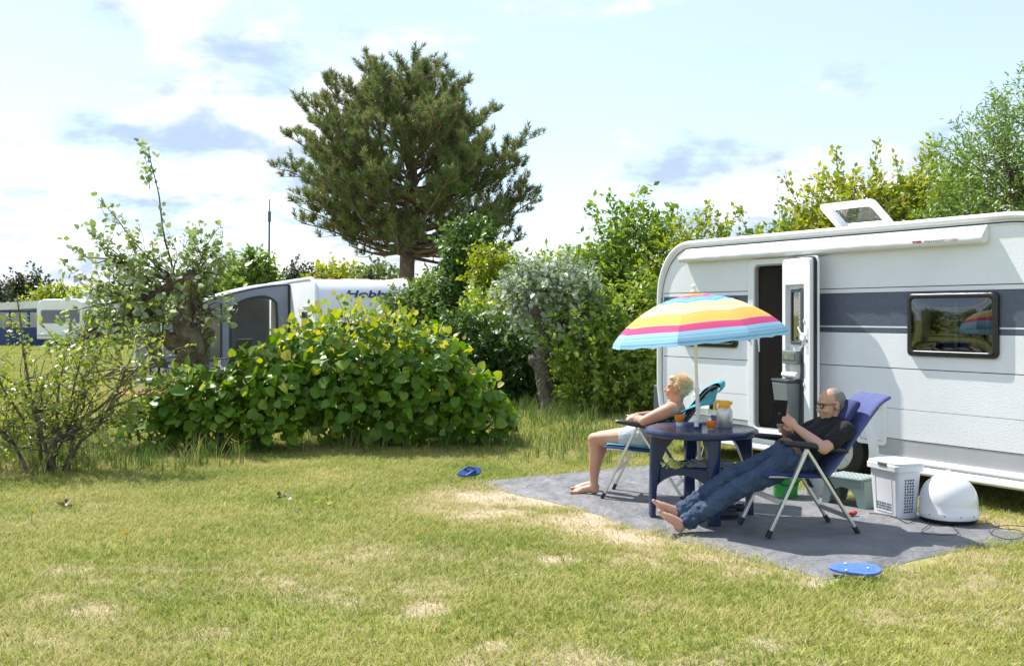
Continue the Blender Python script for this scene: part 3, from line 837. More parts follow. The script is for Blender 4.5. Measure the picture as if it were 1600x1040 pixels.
# ---- trees behind the near caravan
TRE = 'trees behind the near caravan'
plant('broadleaf_tree', 'tall glossy-leaved tree towering over the caravan front at the picture corner', 'tree', (8.0, 15.6),
      [(-.2, 0, 3.3, 1.5, 1.3, 1.3), (.4, 0, 4.3, 1.2, 1.1, 1.0), (-.9, 0, 2.6, .9, .9, .9), (1.2, 0, 3.4, 1.2, 1.1, 1.4), (-.5, 0, 4.0, .8, .8, .8), (.9, 0, 4.9, .7, .7, .6)], 2300, 9, .30, .105, L_GLOSSY, LEAF_NARROW, seed=41, up=.55,
      trunk=[([(0, 0, -.1), (.05, 0, 1.4), (0, 0, 2.8)], [.18, .15, .10])], group=TRE, limbs=9, stem_r=.03)
plant('leafy_tree', 'bushy tree with yellowish leaves behind the raised roof hatch', 'tree', (5.9, 17.5),
      [(0, 0, 2.6, 1.2, 1.0, 1.0), (-.6, 0, 2.3, .9, .9, .8), (.9, 0, 2.9, .9, .9, .9), (-.1, 0, 3.3, .8, .7, .6)], 1500, 9, .30, .105, L_YELLOW, LEAF_SIMPLE, seed=42, up=.5,
      trunk=[([(0, 0, -.1), (.05, 0, 1.2), (0, 0, 2.2)], [.13, .11, .08])], group=TRE,
      shoots=[((-.2, 0, 3.2), (-.35, 0, 4.45), 80, .10, .012), ((.3, 0, 3.3), (.35, 0, 4.55), 80, .10, .012), ((-.7, 0, 2.8), (-1.25, 0, 4.0), 80, .10, .012), ((.9, 0, 3.3), (1.2, 0, 4.5), 80, .10, .012)])
plant('roof_line_tree', 'round green tree between the raised hatch and the tall glossy-leaved tree', 'tree', (7.0, 17.6),
      [(0, 0, 2.8, .95, .9, .9), (-.5, 0, 3.1, .6, .6, .6), (.5, 0, 3.4, .7, .7, .7)], 1100, 9, .28, .10, L_MID, LEAF_SIMPLE, seed=47, up=.5,
      trunk=[([(0, 0, -.1), (.05, 0, 1.2), (0, 0, 2.2)], [.12, .10, .07])], group=TRE,
      shoots=[((-.2, 0, 3.3), (-.4, 0, 4.3), 70, .095, .01), ((.3, 0, 3.6), (.25, 0, 4.7), 70, .095, .01), ((.6, 0, 3.4), (.9, 0, 4.6), 70, .095, .01)])
plant('wispy_tree', 'wispy small-leaved tree low over the caravan roof left of the hatch', 'tree', (4.75, 18.2),
      [(0, 0, 2.3, .9, .8, .7), (-.5, 0, 2.0, .6, .6, .5), (.5, 0, 2.7, .6, .6, .6)], 900, 8, .30, .10, L_MID, LEAF_SIMPLE, seed=43, up=.5,
      trunk=[([(0, 0, -.1), (.05, 0, 1.0), (0, 0, 1.8)], [.10, .09, .06])], group=TRE,
      shoots=[((-.3, 0, 2.5), (-.75, 0, 3.5), 70, .095, .01), ((.1, 0, 2.7), (.05, 0, 3.75), 70, .095, .01), ((-.5, 0, 2.1), (-1.25, 0, 3.0), 60, .095, .01), ((.5, 0, 2.9), (.7, 0, 4.1), 70, .095, .01)])

# ---- the pine
def pine(name, label, base, H, seed):
    rng = np.random.default_rng(seed)
    root = thing(name, label, 'tree', (base[0], base[1], 0))
    tp = [(0, 0, -.2), (.05, 0, 1.5), (-.05, 0, 3.0), (0, .05, 5.0), (.15, 0, 7.0), (-.35, 0, 8.4), (-.75, 0, H - 1.5)]
    mt = MB(); mt.tube(tp, [.36, .31, .28, .25, .19, .11, .04], 14)
    mt.build('trunk', PINE_BARK, root, 60)
    tpa = np.array(tp)
    mb = MB(); shoots_p = []; shoots_d = []
    # crown envelope in the picture plane: half widths left and right by height
    lz, wl = [3.4, 4.0, 5.0, 6.4, 7.2, 8.5, 9.2, 9.8, 10.3, 10.7], [.9, 2.3, 3.9, 4.7, 4.8, 4.4, 3.8, 2.9, 2.0, 1.2]
    rz, wr = [3.2, 4.1, 5.4, 7.1, 8.6, 9.5, 10.2, 10.7], [1.8, 4.2, 4.95, 4.5, 4.0, 2.5, 1.2, .3]
    n_main = 150
    for i in range(n_main):
        t = (i + .5) / n_main
        zt = 4.0 + (H - 5.15) * t ** 1.08
        a = i * 2.399 + rng.normal() * .3
        ca = math.cos(a)
        R_ = (np.interp(zt, lz, wl) if ca < 0 else np.interp(zt, rz, wr))
        side_ = .5 * (np.interp(zt, lz, wl) + np.interp(zt, rz, wr))
        R_ = (abs(ca) * R_ + (1 - abs(ca)) * side_ * .9) * (.45 + .55 * rng.random() ** .6)
        R_ = max(R_, .5)
        z0 = max(3.6 + .5 * rng.random(), zt - R_ * (.10 + .55 * t) - .5 * t)
        ctr = np.array([np.interp(z0, tpa[:, 2], tpa[:, 0]), np.interp(z0, tpa[:, 2], tpa[:, 1]), z0])
        tip = np.array([R_ * ca, R_ * math.sin(a), zt])
        pts = [ctr]
        for k in range(1, 6):
            u = k / 5
            p = ctr + (tip - ctr) * u; p[2] = ctr[2] + (tip[2] - ctr[2]) * u ** 1.35 - .25 * math.sin(math.pi * u) * (1 - t)
            pts.append(p + rng.normal(size=3) * .06 * R_ / 3)
        r0 = .075 * (1 - .6 * t) + .012
        mb.tube(pts, list(np.linspace(r0, .014, 6)), 6)
        q = np.array(pts)
        # secondary branches
        ns = int((5 + R_ * 2.4) * (.45 + .55 * min(t / .45, 1)))
        for s in range(ns):
            u = .46 + .54 * ((s + rng.random()) / ns) ** .8
            st = np.array([np.interp(u * 5, range(6), q[:, k]) for k in range(3)])
            bd = nrm((q[min(int(u * 5) + 1, 5)] - q[min(int(u * 5), 4)])[None])[0]
            sd = nrm((bd * .7 + rand_dirs(rng, 1)[0] * np.array([1, 1, .55]) + np.array([0, 0, .28]))[None])[0]
            L = (.40 + .75 * rng.random()) * (1.15 - .4 * u)
            e = st + sd * L
            mb.tube([st, (st + e) / 2 + rng.normal(size=3) * .04, e], [.018, .012, .006], 4, cap=False)
            for w in range(5):
                v = .25 + .75 * rng.random() if w else 1.0
                pos = st + (e - st) * v
                dd = nrm((sd * .5 + rand_dirs(rng, 1)[0] * .6 + np.array([0, 0, .9]))[None])[0]
                shoots_p.append(pos); shoots_d.append(dd)
    mb.build('branches', PINE_BARK, root, 60)
    P = np.array(shoots_p); D = np.array(shoots_d); n = len(P)
    # each shoot: a brush of needles
    per = 36
    Ls = .18 + .16 * rng.random(n)
    pos = []; ax = []
    for k in range(per):
        t = rng.random(n)
        side = nrm(np.cross(D, rand_dirs(rng, n)))
        pos.append(P + D * (Ls * t)[:, None]); ax.append(nrm(D * (.55 + .5 * t)[:, None] + side * .8))
    pos, ax = np.concatenate(pos), np.concatenate(ax)
    m = len(pos)
    tmpl = (np.array([(-.055, 0, 0), (.055, 0, 0), (0, 1, .03)], float), np.array([(0, 1, 2)]))
    clump = np.tile(np.clip(rng.normal(.42, .2, n), 0, .8), per)
    V, T, ti = leaves(pos, ax, rand_dirs(rng, m), .17 + .08 * rng.random(m), tmpl, rng, np.clip(clump + rng.normal(size=m) * .1, 0, 1))
    np_mesh('crown', V, T, L_PINE, root, ti)
    return root
pine('pine_tree', 'single tall pine with a broad dark crown and bare lower trunk', (-3.75, 37.0), 11.55, 77)

# ---- trees beyond the left picture edge, mirrored in the caravan window
for i, (x_, y_, w_, h_, lab) in enumerate(((-16.5, 8.2, 3.0, 4.2, 'leafy tree off to the left, mirrored low in the caravan window'), (-18.5, 12.0, 3.6, 5.0, 'taller tree off to the left, mirrored in the caravan window'), (-15.5, 4.6, 2.6, 3.4, 'low bushy tree off to the left nearest the camera, mirrored in the window edge'))):
    plant('field_edge_tree', lab, 'tree', (x_, y_), [(0, 0, h_ * .55, w_ * .42, w_ * .42, h_ * .38), (.3, .5, h_ * .4, w_ * .45, w_ * .45, h_ * .35), (-.3, -.6, h_ * .35, w_ * .4, w_ * .4, h_ * .33)], 800, 8, .4, .18, L_MID, LEAF_SIMPLE, seed=900 + i, up=.5, stem_r=.04, group='trees mirrored in the caravan window')

# ---- far trees and hedges
FAR = 'far trees along the field edge'
far = [  # px of centre, distance, width m, height m, label, material
    (35, 66, 4.0, 4.3, 'dark pine-like tree behind the far blue awning', L_FARPINE), (95, 60, 4.2, 3.3, 'low light green bushes right behind the far caravan', L_YELLOW),
    (160, 58, 4.5, 3.2, 'low leafy thicket behind the black hitch cover', L_MID), (225, 62, 5.0, 3.0, 'distant hedge tree seen through the pollard', L_MID),
    (-30, 62, 4.0, 3.9, 'dark conifer at the far picture edge', L_FARPINE), (405, 48, 3.4, 4.5, 'light green bush at the foot of the mast', L_MID), (470, 70, 3.0, 5.3, 'small dark conifer just right of the mast', L_FARPINE),
    (520, 46, 3.4, 3.9, 'bright green bush peeping over the curved caravan roof', L_YELLOW), (585, 44, 3.6, 3.7, 'brownish green bush left of the pine trunk', L_FAR), (350, 56, 3.4, 3.8, 'thin bush behind the awning roof', L_FAR),
    (700, 40, 4.2, 3.4, 'leafy bush right of the pine trunk', L_MID), (285, 64, 5.0, 3.4, 'hazy green tree behind the pollard trunk', L_FAR), (860, 36, 5.0, 3.4, 'far green tree between the golden and silvery shrubs', L_MID),
    (790, 42, 4.0, 3.6, 'far dark bush beneath the right side of the pine', L_FAR), (960, 34, 5.0, 3.8, 'far green tree behind the tall loose shrub', L_MID), (640, 52, 5.0, 3.4, 'distant thicket behind the pine trunk', L_FAR)]
for i, (px, Y, w, h, lab, mt) in enumerate(far):
    x = (px - 800) / FPX * Y
    rr = random.Random(500 + i)
    lob = [(rr.uniform(-.25, .25) * w, 0, h * rr.uniform(.45, .7), w * .33, w * .3, h * .32) for k in range(4)] + [(0, 0, h * .72, w * .22, w * .22, h * .28), (0, 0, h * .3, w * .48, w * .35, h * .32)]
    plant('far_tree', lab, 'tree', (x, Y), lob, 620, 7, .5, .26, mt, LEAF_SIMPLE, seed=600 + i, up=.5, group=FAR, stem_r=.04, twig_r=.01, rmin=.35)
# ------------------------------------------------------------ near caravan
WHITE = M('caravan_white', (.86, .875, .90), (.77, .785, .81), scale=1.3, rough=.42, bump=.32, bscale=85, coat=.1, detail=8)
SMOOTHW = M('white_plastic', (.82, .83, .84), (.79, .80, .81), scale=6, rough=.28)
GREYP = M('caravan_grey', (.46, .47, .49), (.42, .43, .45), scale=4, rough=.45, bump=.14, bscale=120)
SLATE = M('caravan_slate', (.105, .122, .165), (.085, .10, .14), scale=20, rough=.4, bump=.5, bscale=85)
BLACK = M('black_plastic', (.012, .012, .013), (.02, .02, .02), scale=20, rough=.3)
SEAM = M('seam', (.03, .03, .03), rough=.7)
RUBBER = M('rubber', (.018, .018, .018), (.03, .03, .03), scale=30, rough=.75, bump=.2)
ALU = M('aluminium', (.72, .73, .75), (.64, .65, .67), scale=15, rough=.32, metal=.85)
DARKGREY = M('dark_grey_plastic', (.06, .068, .072), (.045, .05, .055), scale=12, rough=.4)
MIDGREY = M('mid_grey_plastic', (.19, .22, .22), (.16, .18, .19), scale=12, rough=.4)
RED_LENS = M('red_lens', (.55, .03, .02), (.4, .02, .02), scale=30, rough=.15)
SCREEN = M('fly_screen', (.035, .03, .028), (.022, .018, .017), scale=5, rough=.8)
CURT = M('curtain', (.52, .50, .47), (.40, .39, .37), scale=3, rough=.9, trans=.2)
GLASS = glass_mat('caravan_window_glass', (.38, .39, .41), .10)
CLEAR = glass_mat('hatch_acrylic', (.72, .76, .75), .02, .03, .12)
MIRROR_G = glass_mat('door_window_glass', (.35, .38, .40), .25)

van = thing('caravan', 'large white caravan with dark blue-grey window band and open door beside the mat', 'caravan', (1.7455, 12.09, 0), R(-58.5))
LEN, WID = 5.35, 2.3
def s_rear(z):
    if z > 1.75:
        t = min((z - 1.75) / .66, 1.0); return .52 * (1 - math.sqrt(max(1 - t ** 2.3, 0)))
    if z < .8: return .07 * ((.8 - z) / .35) ** 2 if z > .3 else .12
    return 0.0
def s_front(z):
    if z > 1.5:
        t = min((z - 1.5) / .91, 1.0); return LEN - .95 * (1 - math.sqrt(max(1 - t ** 2.1, 0)))
    return LEN - .03 * (1.5 - z)
ZT = 2.41
win1_h = lambda z: (3.495, 4.275) if 1.29 < z < 1.75 else (3.8845, 3.8855)
win2_h = lambda z: (.465, 1.255) if 1.29 < z < 1.75 else (.8595, .8605)
def panel(name, z0, z1, mat, y=0.0, gap=.004, holes=(), thick=.02):
    """strip of the side wall between two heights; holes: (z->(s0,s1)) spans left open"""
    mb = MB()
    zs = sorted(list(np.linspace(z0 + gap, z1 - gap, max(3, int((z1 - z0) / .06) + 2))) + [z for z in (1.289, 1.291, 1.749, 1.751) if win1_h in holes and z0 + gap < z < z1 - gap])
    cuts = [h for h in holes]
    spans_at = lambda z: sorted([h(z) for h in cuts if h(z)])
    nsp = max(len(spans_at(z)) for z in zs) + 1
    for k in range(nsp):
        vs = []; ok = []
        for z in zs:
            sp = spans_at(z)
            edges = [s_rear(z)] + [e for s in sp for e in s] + [s_front(z)]
            if len(sp) < nsp - 1:
                edges = [s_rear(z)] + [(s_rear(z) + s_front(z)) / 2] * (2 * (nsp - 1)) + [s_front(z)]
            a, b_ = edges[2 * k], edges[2 * k + 1]
            vs += [(a, y, z), (b_, y, z), (b_, y + thick, z), (a, y + thick, z)]
        fs = []
        for i in range(len(zs) - 1):
            o = 4 * i
            fs += [(o, o + 1, o + 5, o + 4), (o + 1, o + 2, o + 6, o + 5), (o + 3, o, o + 4, o + 7)]
        o = 4 * (len(zs) - 1)
        fs += [(0, 3, 2, 1), (o, o + 1, o + 2, o + 3)]
        mb.add(vs, fs)
    return mb.build(name, mat, van, 30)
D0, D1, DZ0, DZ1 = 1.50, 2.09, .40, 2.15          # door hole in the wall
door_h = lambda z: (D0, D1) if DZ0 < z < DZ1 else None
WC, WRAD = 2.62, .43                              # wheel arch
def arch_h(z):
    dz = z - .32
    h = WRAD if dz <= 0 else math.sqrt(max(WRAD ** 2 - dz ** 2, 4e-6))
    return (WC - h, WC + h)
# door hole and arch never share a height span that crosses, so split the lower strip there
panel('upper_panel', 1.852, ZT, WHITE, holes=[door_h])
panel('trim_panel', 1.806, 1.852, WHITE, y=.001, holes=[door_h])
panel('slate_band', 1.498, 1.806, SLATE, y=.002, gap=.001, holes=[door_h, win1_h, win2_h])
panel('light_stripe', 1.484, 1.498, SMOOTHW, y=.001, gap=0, holes=[door_h, win1_h, win2_h])
panel('thin_slate_band', 1.438, 1.484, SLATE, y=.002, gap=.001, holes=[door_h, win1_h, win2_h])
panel('middle_panel', 1.119, 1.438, WHITE, y=.001, holes=[door_h, win1_h, win2_h])
panel('lower_panel', .752, 1.119, WHITE, holes=[door_h], gap=.004)
panel('arch_panel', .48, .756, WHITE, gap=.004, holes=[door_h, arch_h])
panel('skirt_panel', .315, .48, GREYP, y=.004, gap=.003, holes=[lambda z: (D0, D1), arch_h])
# dark backing that shows in the joints
mb = MB()
for z in (1.852, 1.119, .48):
    for a, b_ in ((s_rear(z), D0 - .02), (D1 + .02, s_front(z))):
        if z == .48: 
            for a2, b2 in ((a, min(b_, WC - .42)), (max(a, WC + .42), b_)):
                if b2 > a2: mb.box(((a2 + b2) / 2, .012, z), (b2 - a2, .006, .022))
        else: mb.box(((a + b_) / 2, .012, z), (b_ - a, .006, .022))
mb.build('joint_strip', SEAM, van, 0)
# shell: roof, ends, far side, floor
mb = MB()
outl = [(s_rear(z), z) for z in np.linspace(.32, ZT, 30)] + [(s_front(z), z) for z in np.linspace(ZT, .32, 30)]
n = len(outl)
vs = []
prof_y = [(.021, 0.0), (.10, .02), (.6, .055), (1.15, .065), (1.7, .055), (2.2, .02), (WID, 0)]
for (y, dz) in prof_y: vs += [(s, y, z + (dz if z > 2.30 else 0)) for s, z in outl]
fs = []
for j in range(len(prof_y) - 1):
    for i in range(n - 1): fs.append((j * n + i, j * n + i + 1, (j + 1) * n + i + 1, (j + 1) * n + i))
fs.append(tuple((len(prof_y) - 1) * n + i for i in range(n)))
mb.add(vs, fs)
mb.build('shell', WHITE, van, 45, fix=True)
mb = MB(); mb.box((1.3, 1.16, .33), (2.1, 2.26, .05)); mb.box((4.1, 1.16, .33), (2.1, 2.26, .05)); mb.box((2.6, 1.6, .33), (1.2, 1.3, .05))
mb.build('floor_pan', DARKGREY, van, 0)
# inside: partition and cupboards seen dimly through screen and windows
WOODI = M('interior_wood', (.35, .28, .20), (.28, .22, .16), scale=3, rough=.5)
mb = MB(); mb.box((1.35, 1.0, 1.25), (.02, 1.9, 1.7)); mb.box((2.35, 1.2, 1.2), (.02, 1.9, 1.6)); mb.box((1.85, 1.95, 1.2), (1.0, .3, 1.65)); mb.box((3.9, 2.1, 1.2), (2.2, .2, 1.2))
mb.build('interior_partition', WOODI, van, 0)
MB().box((1.78, 1.1, 1.32), (.17, .02, .27)).build('interior_towel', SMOOTHW, van, 0, bevel=.004)
# edge rail following the wall outline, with a thin dark line inside it
op = [(s_rear(z), z) for z in np.linspace(.36, 1.75, 8)] + [(s_rear(z), z) for z in 1.75 + .66 * np.sin(np.linspace(0.1, math.pi / 2, 16))]
op += [(s, ZT) for s in np.linspace(.7, 4.3, 12)] + [(s_front(z), z) for z in 1.5 + .91 * np.sin(np.linspace(math.pi / 2 - .02, 0.1, 16))] + [(s_front(z), z) for z in np.linspace(1.45, .36, 6)]
mb = MB(); mb.tube([(s, -.004, z) for s, z in op], .032, 10); mb.build('edge_rail', SMOOTHW, van, 60)
ctr = (2.6, 1.3)
def inset(s, z, d):
    vx, vz = (ctr[0] - s), (ctr[1] - z)
    m = max(abs(vx) / 2.6, abs(vz) / 1.1)
    sx = d * (1 if vx > 0 else -1) * min(1, max(0, (abs(vx) - 1.9) / .6)); sz = -d * min(1, max(0, (z - 1.7) / .6))
    return s + sx, z + sz
ins = [inset(s, z, .052) for s, z in op]
mb = MB(); mb.tube([(s, -.001, z) for s, z in ins], .006, 6); mb.build('rail_gasket', SEAM, van, 60)
ins = [inset(s, z, .066) for s, z in op]
mb = MB(); mb.tube([(s, -.001, z) for s, z in ins], .009, 6); mb.build('inner_rail', SMOOTHW, van, 60)
# lower white sill rail in two steps, cut at the wheel
def sill(a, b_):
    pr = [(.02, .325), (-.018, .325), (-.03, .312), (-.03, .285), (-.012, .272), (-.022, .262), (-.045, .24), (-.045, .21), (-.02, .19), (.03, .185)]
    mb = MB(); loft(mb, [[(s, y, z) for y, z in pr] for s in (a, (a + b_) / 2, b_)]); mb.build('sill_rail', SMOOTHW, van, 50, fix=True)
sill(.12, WC - .44); sill(WC + .44, LEN - .05)
# wheel arch trim, wheel
mb = MB()
arc = [(WC + (WRAD + .02) * math.cos(t), .32 + (WRAD + .02) * math.sin(t)) for t in np.linspace(R(-14), R(194), 26)]
loops = []
for s, z in arc:
    dx, dz = s - WC, z - .32; L_ = math.hypot(dx, dz); ux, uz = dx / L_, dz / L_
    loops.append([(s - ux * .05, -.012, z - uz * .05), (s - ux * .03, -.035, z - uz * .03), (s + ux * .035, -.03, z + uz * .035), (s + ux * .06, 0, z + uz * .06), (s - ux * .05, .06, z - uz * .05)])
loft(mb, loops); mb.build('wheel_arch', SMOOTHW, van, 50, fix=True)
mb = MB(); mb.prism([(WC + .46 * math.cos(t), .32 + .46 * math.sin(t)) for t in np.linspace(R(-20), R(200), 18)], .24, .26); mb.build('wheel_well', SEAM, van, 0)
wheel = bpy.data.objects.new('wheel', None); link(wheel, van); wheel.location = (WC, .10, .315); wheel.rotation_euler = (R(90), 0, 0)
MB().lathe([(.20, -.09), (.27, -.095), (.305, -.08), (.318, -.04), (.318, .04), (.305, .08), (.27, .095), (.20, .09), (.195, 0)], 36).build('tyre', RUBBER, wheel, 40)
mb = MB(); mb.lathe([(.205, .07), (.205, .082), (.185, .085), (.175, .05), (.06, .045), (.055, .07), (.0, .072)], 36)
for k in range(7):
    t = 2 * math.pi * k / 7; mb.bar((.05 * math.cos(t), .05 * math.sin(t), .065), (.188 * math.cos(t), .188 * math.sin(t), .078), .042, .02)
mb.build('rim', ALU, wheel, 40)
# door frame, fly screen, threshold, grab handle
def ring(mb, outer, inner, y0, y1):
    n = len(outer)
    loft(mb, [[(s, y1, z) for s, z in outer], [(s, y0, z) for s, z in outer], [(s, y0, z) for s, z in inner], [(s, y1, z) for s, z in inner]], (False, False))
    b = len(mb.v) - 4 * n
    for k in range(n):
        k2 = (k + 1) % n; mb.f.append((b + 3 * n + k, b + 3 * n + k2, b + k2, b + k))
    return mb
mb = MB(); ring(mb, rrect(D0 - .03, D1 + .03, DZ0 - .02, DZ1 + .03, .09), rrect(D0 + .055, D1 - .02, DZ0 + .02, DZ1 - .025, .06), -.028, .05)
mb.build('door_frame', SMOOTHW, van, 50, bevel=.006, fix=True)
mb = MB(); ring(mb, rrect(D0 + .05, D1 - .015, DZ0 + .015, DZ1 - .02, .06), rrect(D0 + .066, D1 - .03, DZ0 + .03, DZ1 - .04, .05), -.012, .03)
mb.build('door_seal', M('seal_grey', (.35, .36, .37), rough=.5), van, 50, fix=True)
mb = MB(); k = 0; vs = []; xs = np.linspace(D0 + .06, D1 - .02, 64)
for i, s in enumerate(xs): vs += [(s, .06 + (.008 if i % 2 else 0), DZ0 + .01), (s, .06 + (.008 if i % 2 else 0), DZ1 - .02)]
mb.add(vs, [(2 * i, 2 * i + 2, 2 * i + 3, 2 * i + 1) for i in range(len(xs) - 1)])
so = mb.build('fly_screen', SCREEN, van, 0)
nt = SCREEN.node_tree; trn = nt.nodes.new('ShaderNodeBsdfTransparent'); msn = nt.nodes.new('ShaderNodeMixShader'); msn.inputs[0].default_value = .42
nt.links.new(nt.nodes['Principled BSDF'].outputs[0], msn.inputs[1]); nt.links.new(trn.outputs[0], msn.inputs[2]); nt.links.new(msn.outputs[0], nt.nodes['Material Output'].inputs['Surface'])
mb = MB(); mb.box(((D0 + D1) / 2, -.02, .37), (D1 - D0 + .1, .06, .035)); mb.box(((D0 + D1) / 2, -.012, .335), (D1 - D0 + .08, .04, .03)); mb.build('door_threshold', SMOOTHW, van, 0, bevel=.006)
mb = MB(); mb.tube([(D0 + .10, .02, 1.47), (D0 + .125, -.02, 1.43), (D0 + .125, -.02, 1.30), (D0 + .09, .02, 1.22)], .009, 8); mb.build('grab_handle', SMOOTHW, van, 60)
mb = MB(); mb.box((D0 - .005, -.032, 1.36), (.016, .012, .07)); mb.build('door_latch_plate', BLACK, van, 0, bevel=.003)
mb = MB(); loft(mb, [[(s, -.001 - d * .035 * math.sin(math.pi * (s - 1.42) / .82) ** .5 if 1.42 < s < 2.24 else -.001, z) for s in np.linspace(1.42, 2.24, 14)] for z, d in ((2.188, 0), (2.196, 1), (2.21, 1), (2.222, 0))], (False, False))
mb.build('rain_strip', SMOOTHW, van, 60, fix=True)
# open door leaf: hinged on the near side of the opening, folded back towards the wall
dl = bpy.data.objects.new('door', None); link(dl, van)
h0, h1 = Vector((2.055, -.085, 0)), Vector((2.525, -.205, 0))
ang = math.atan2(h1.y - h0.y, h1.x - h0.x); LW = (h1 - h0).length
dl.location = (h0.x, h0.y, DZ0 + .01); dl.rotation_euler = (0, 0, ang)
LH = 1.745
# door local: x from hinge to free edge, -y faces the viewer, z up
def lring(mb, o, i, y0, y1): return ring(mb, o, i, y0, y1)
mb = MB(); loft(mb, [[(s, .03, z) for s, z in rrect(-.02, LW + .03, -.02, LH + .02, .06)], [(s, .052, z) for s, z in rrect(-.02, LW + .03, -.02, LH + .02, .06)], [(s, .06, z) for s, z in rrect(.0, LW + .01, .0, LH, .05)]])
mb.build('door_skin', WHITE, dl, 50, fix=True)
mb = MB(); ring(mb, rrect(-.012, LW + .022, -.012, LH + .012, .06), rrect(.01, LW - .005, .01, LH - .01, .05), .004, .03); mb.build('door_gasket', BLACK, dl, 50, fix=True)
PX0, PX1 = .055, LW - .105      # recessed bay
mb = MB(); ring(mb, rrect(0, LW, 0, LH, .045), rrect(PX0, PX1, .03, LH - .26, .012), -.035, .012); mb.build('door_inner_frame', SMOOTHW, dl, 50, bevel=.006, fix=True)
mb = MB(); mb.box(((PX0 + PX1) / 2, .018, (LH - .23) / 2), (PX1 - PX0 + .02, .016, LH - .25)); mb.build('door_liner', SMOOTHW, dl, 0)
mb = MB(); ring(mb, rrect(PX0 + .055, PX1 - .02, .90, LH - .30, .02), rrect(PX0 + .075, PX1 - .065, .93, LH - .33, .015), -.012, .012); mb.build('door_window_frame', DARKGREY, dl, 40, bevel=.003, fix=True)
mb = MB(); mb.box(((PX0 + PX1) / 2 - .005, .004, 1.18), (PX1 - PX0 - .13, .004, .49)); mb.build('door_window', MIRROR_G, dl, 0)
mb = MB(); mb.box((PX1 - .04, -.008, .75), (.055, .05, 1.36)); mb.build('door_cassette', DARKGREY, dl, 0, bevel=.008)
mb = MB()
for k in range(14): mb.box((PX1 - .105, -.004, .92 + k * .04), (.045, .012, .034))
mb.build('blind_slat', M('blind_grey', (.30, .33, .35), rough=.5), dl, 0, bevel=.003)
mb = MB(); mb.lathe([(.0, -.012), (.04, -.012), (.045, 0), (.036, .012), (.0, .014)], 20, (0, 0, 0)); o = mb.build('lock_knob', SMOOTHW, dl, 40); o.location = (PX1 - .005, -.04, .975); o.rotation_euler = (R(90), 0, 0)
mb = MB(); mb.tube([(PX1 - .12, -.02, 1.07), (PX1 - .07, -.03, 1.03), (PX1 - .03, -.035, 1.0)], .010, 6); mb.tube([(PX1 - .0, -.035, .96), (PX1 - .02, -.035, .89), (PX1 - .06, -.03, .86)], .013, 6); mb.build('lock_lever', SMOOTHW, dl, 60)
mb = MB(); mb.box((.20, -.045, .775), (.25, .085, .13)); mb.build('bottle_tray', MIDGREY, dl, 0, bevel=.01)
mb = MB(); mb.box((.20, -.091, .785), (.21, .006, .07)); mb.build('tray_window', M('tray_chrome', (.45, .47, .45), (.25, .27, .22), scale=20, rough=.12, metal=.6), dl, 0, bevel=.002)
mb = MB(); mb.tube([(.06, -.055, .60), (.31, -.055, .60)], .03, 16); mb.build('paper_roll', SMOOTHW, dl, 50)
mb = MB(); loft(mb, [[(s, y, .02) for s, y in ((.05, -.012), (.28, -.012), (.27, -.12), (.06, -.12))], [(s, y, .53) for s, y in ((.02, -.012), (.30, -.012), (.30, -.17), (.02, -.17))]]); mb.build('waste_bin', MIDGREY, dl, 20, bevel=.015, fix=True)
mb = MB(); mb.box((.16, -.09, .545), (.295, .17, .028)); mb.build('bin_lid', DARKGREY, dl, 0, bevel=.01)
mb = MB(); mb.box((LW - .045, -.0365, .94), (.03, .004, .24)); mb.build('latch_plate', M('latch_plate', (.72, .73, .76), rough=.35), dl, 0, bevel=.001)
mb = MB(); mb.box((LW - .045, -.040, .94), (.016, .004, .022)); mb.box((LW - .045, -.040, 1.0), (.008, .003, .008)); mb.box((LW - .045, -.040, .88), (.008, .003, .008)); mb.build('latch_bolt', BLACK, dl, 0)
mb = MB(); mb.box((PX1 + .01, -.04, 1.13), (.012, .012, .03)); mb.box((PX1 + .01, -.04, .52), (.012, .012, .03)); mb.build('catch', SMOOTHW, dl, 0, bevel=.002)

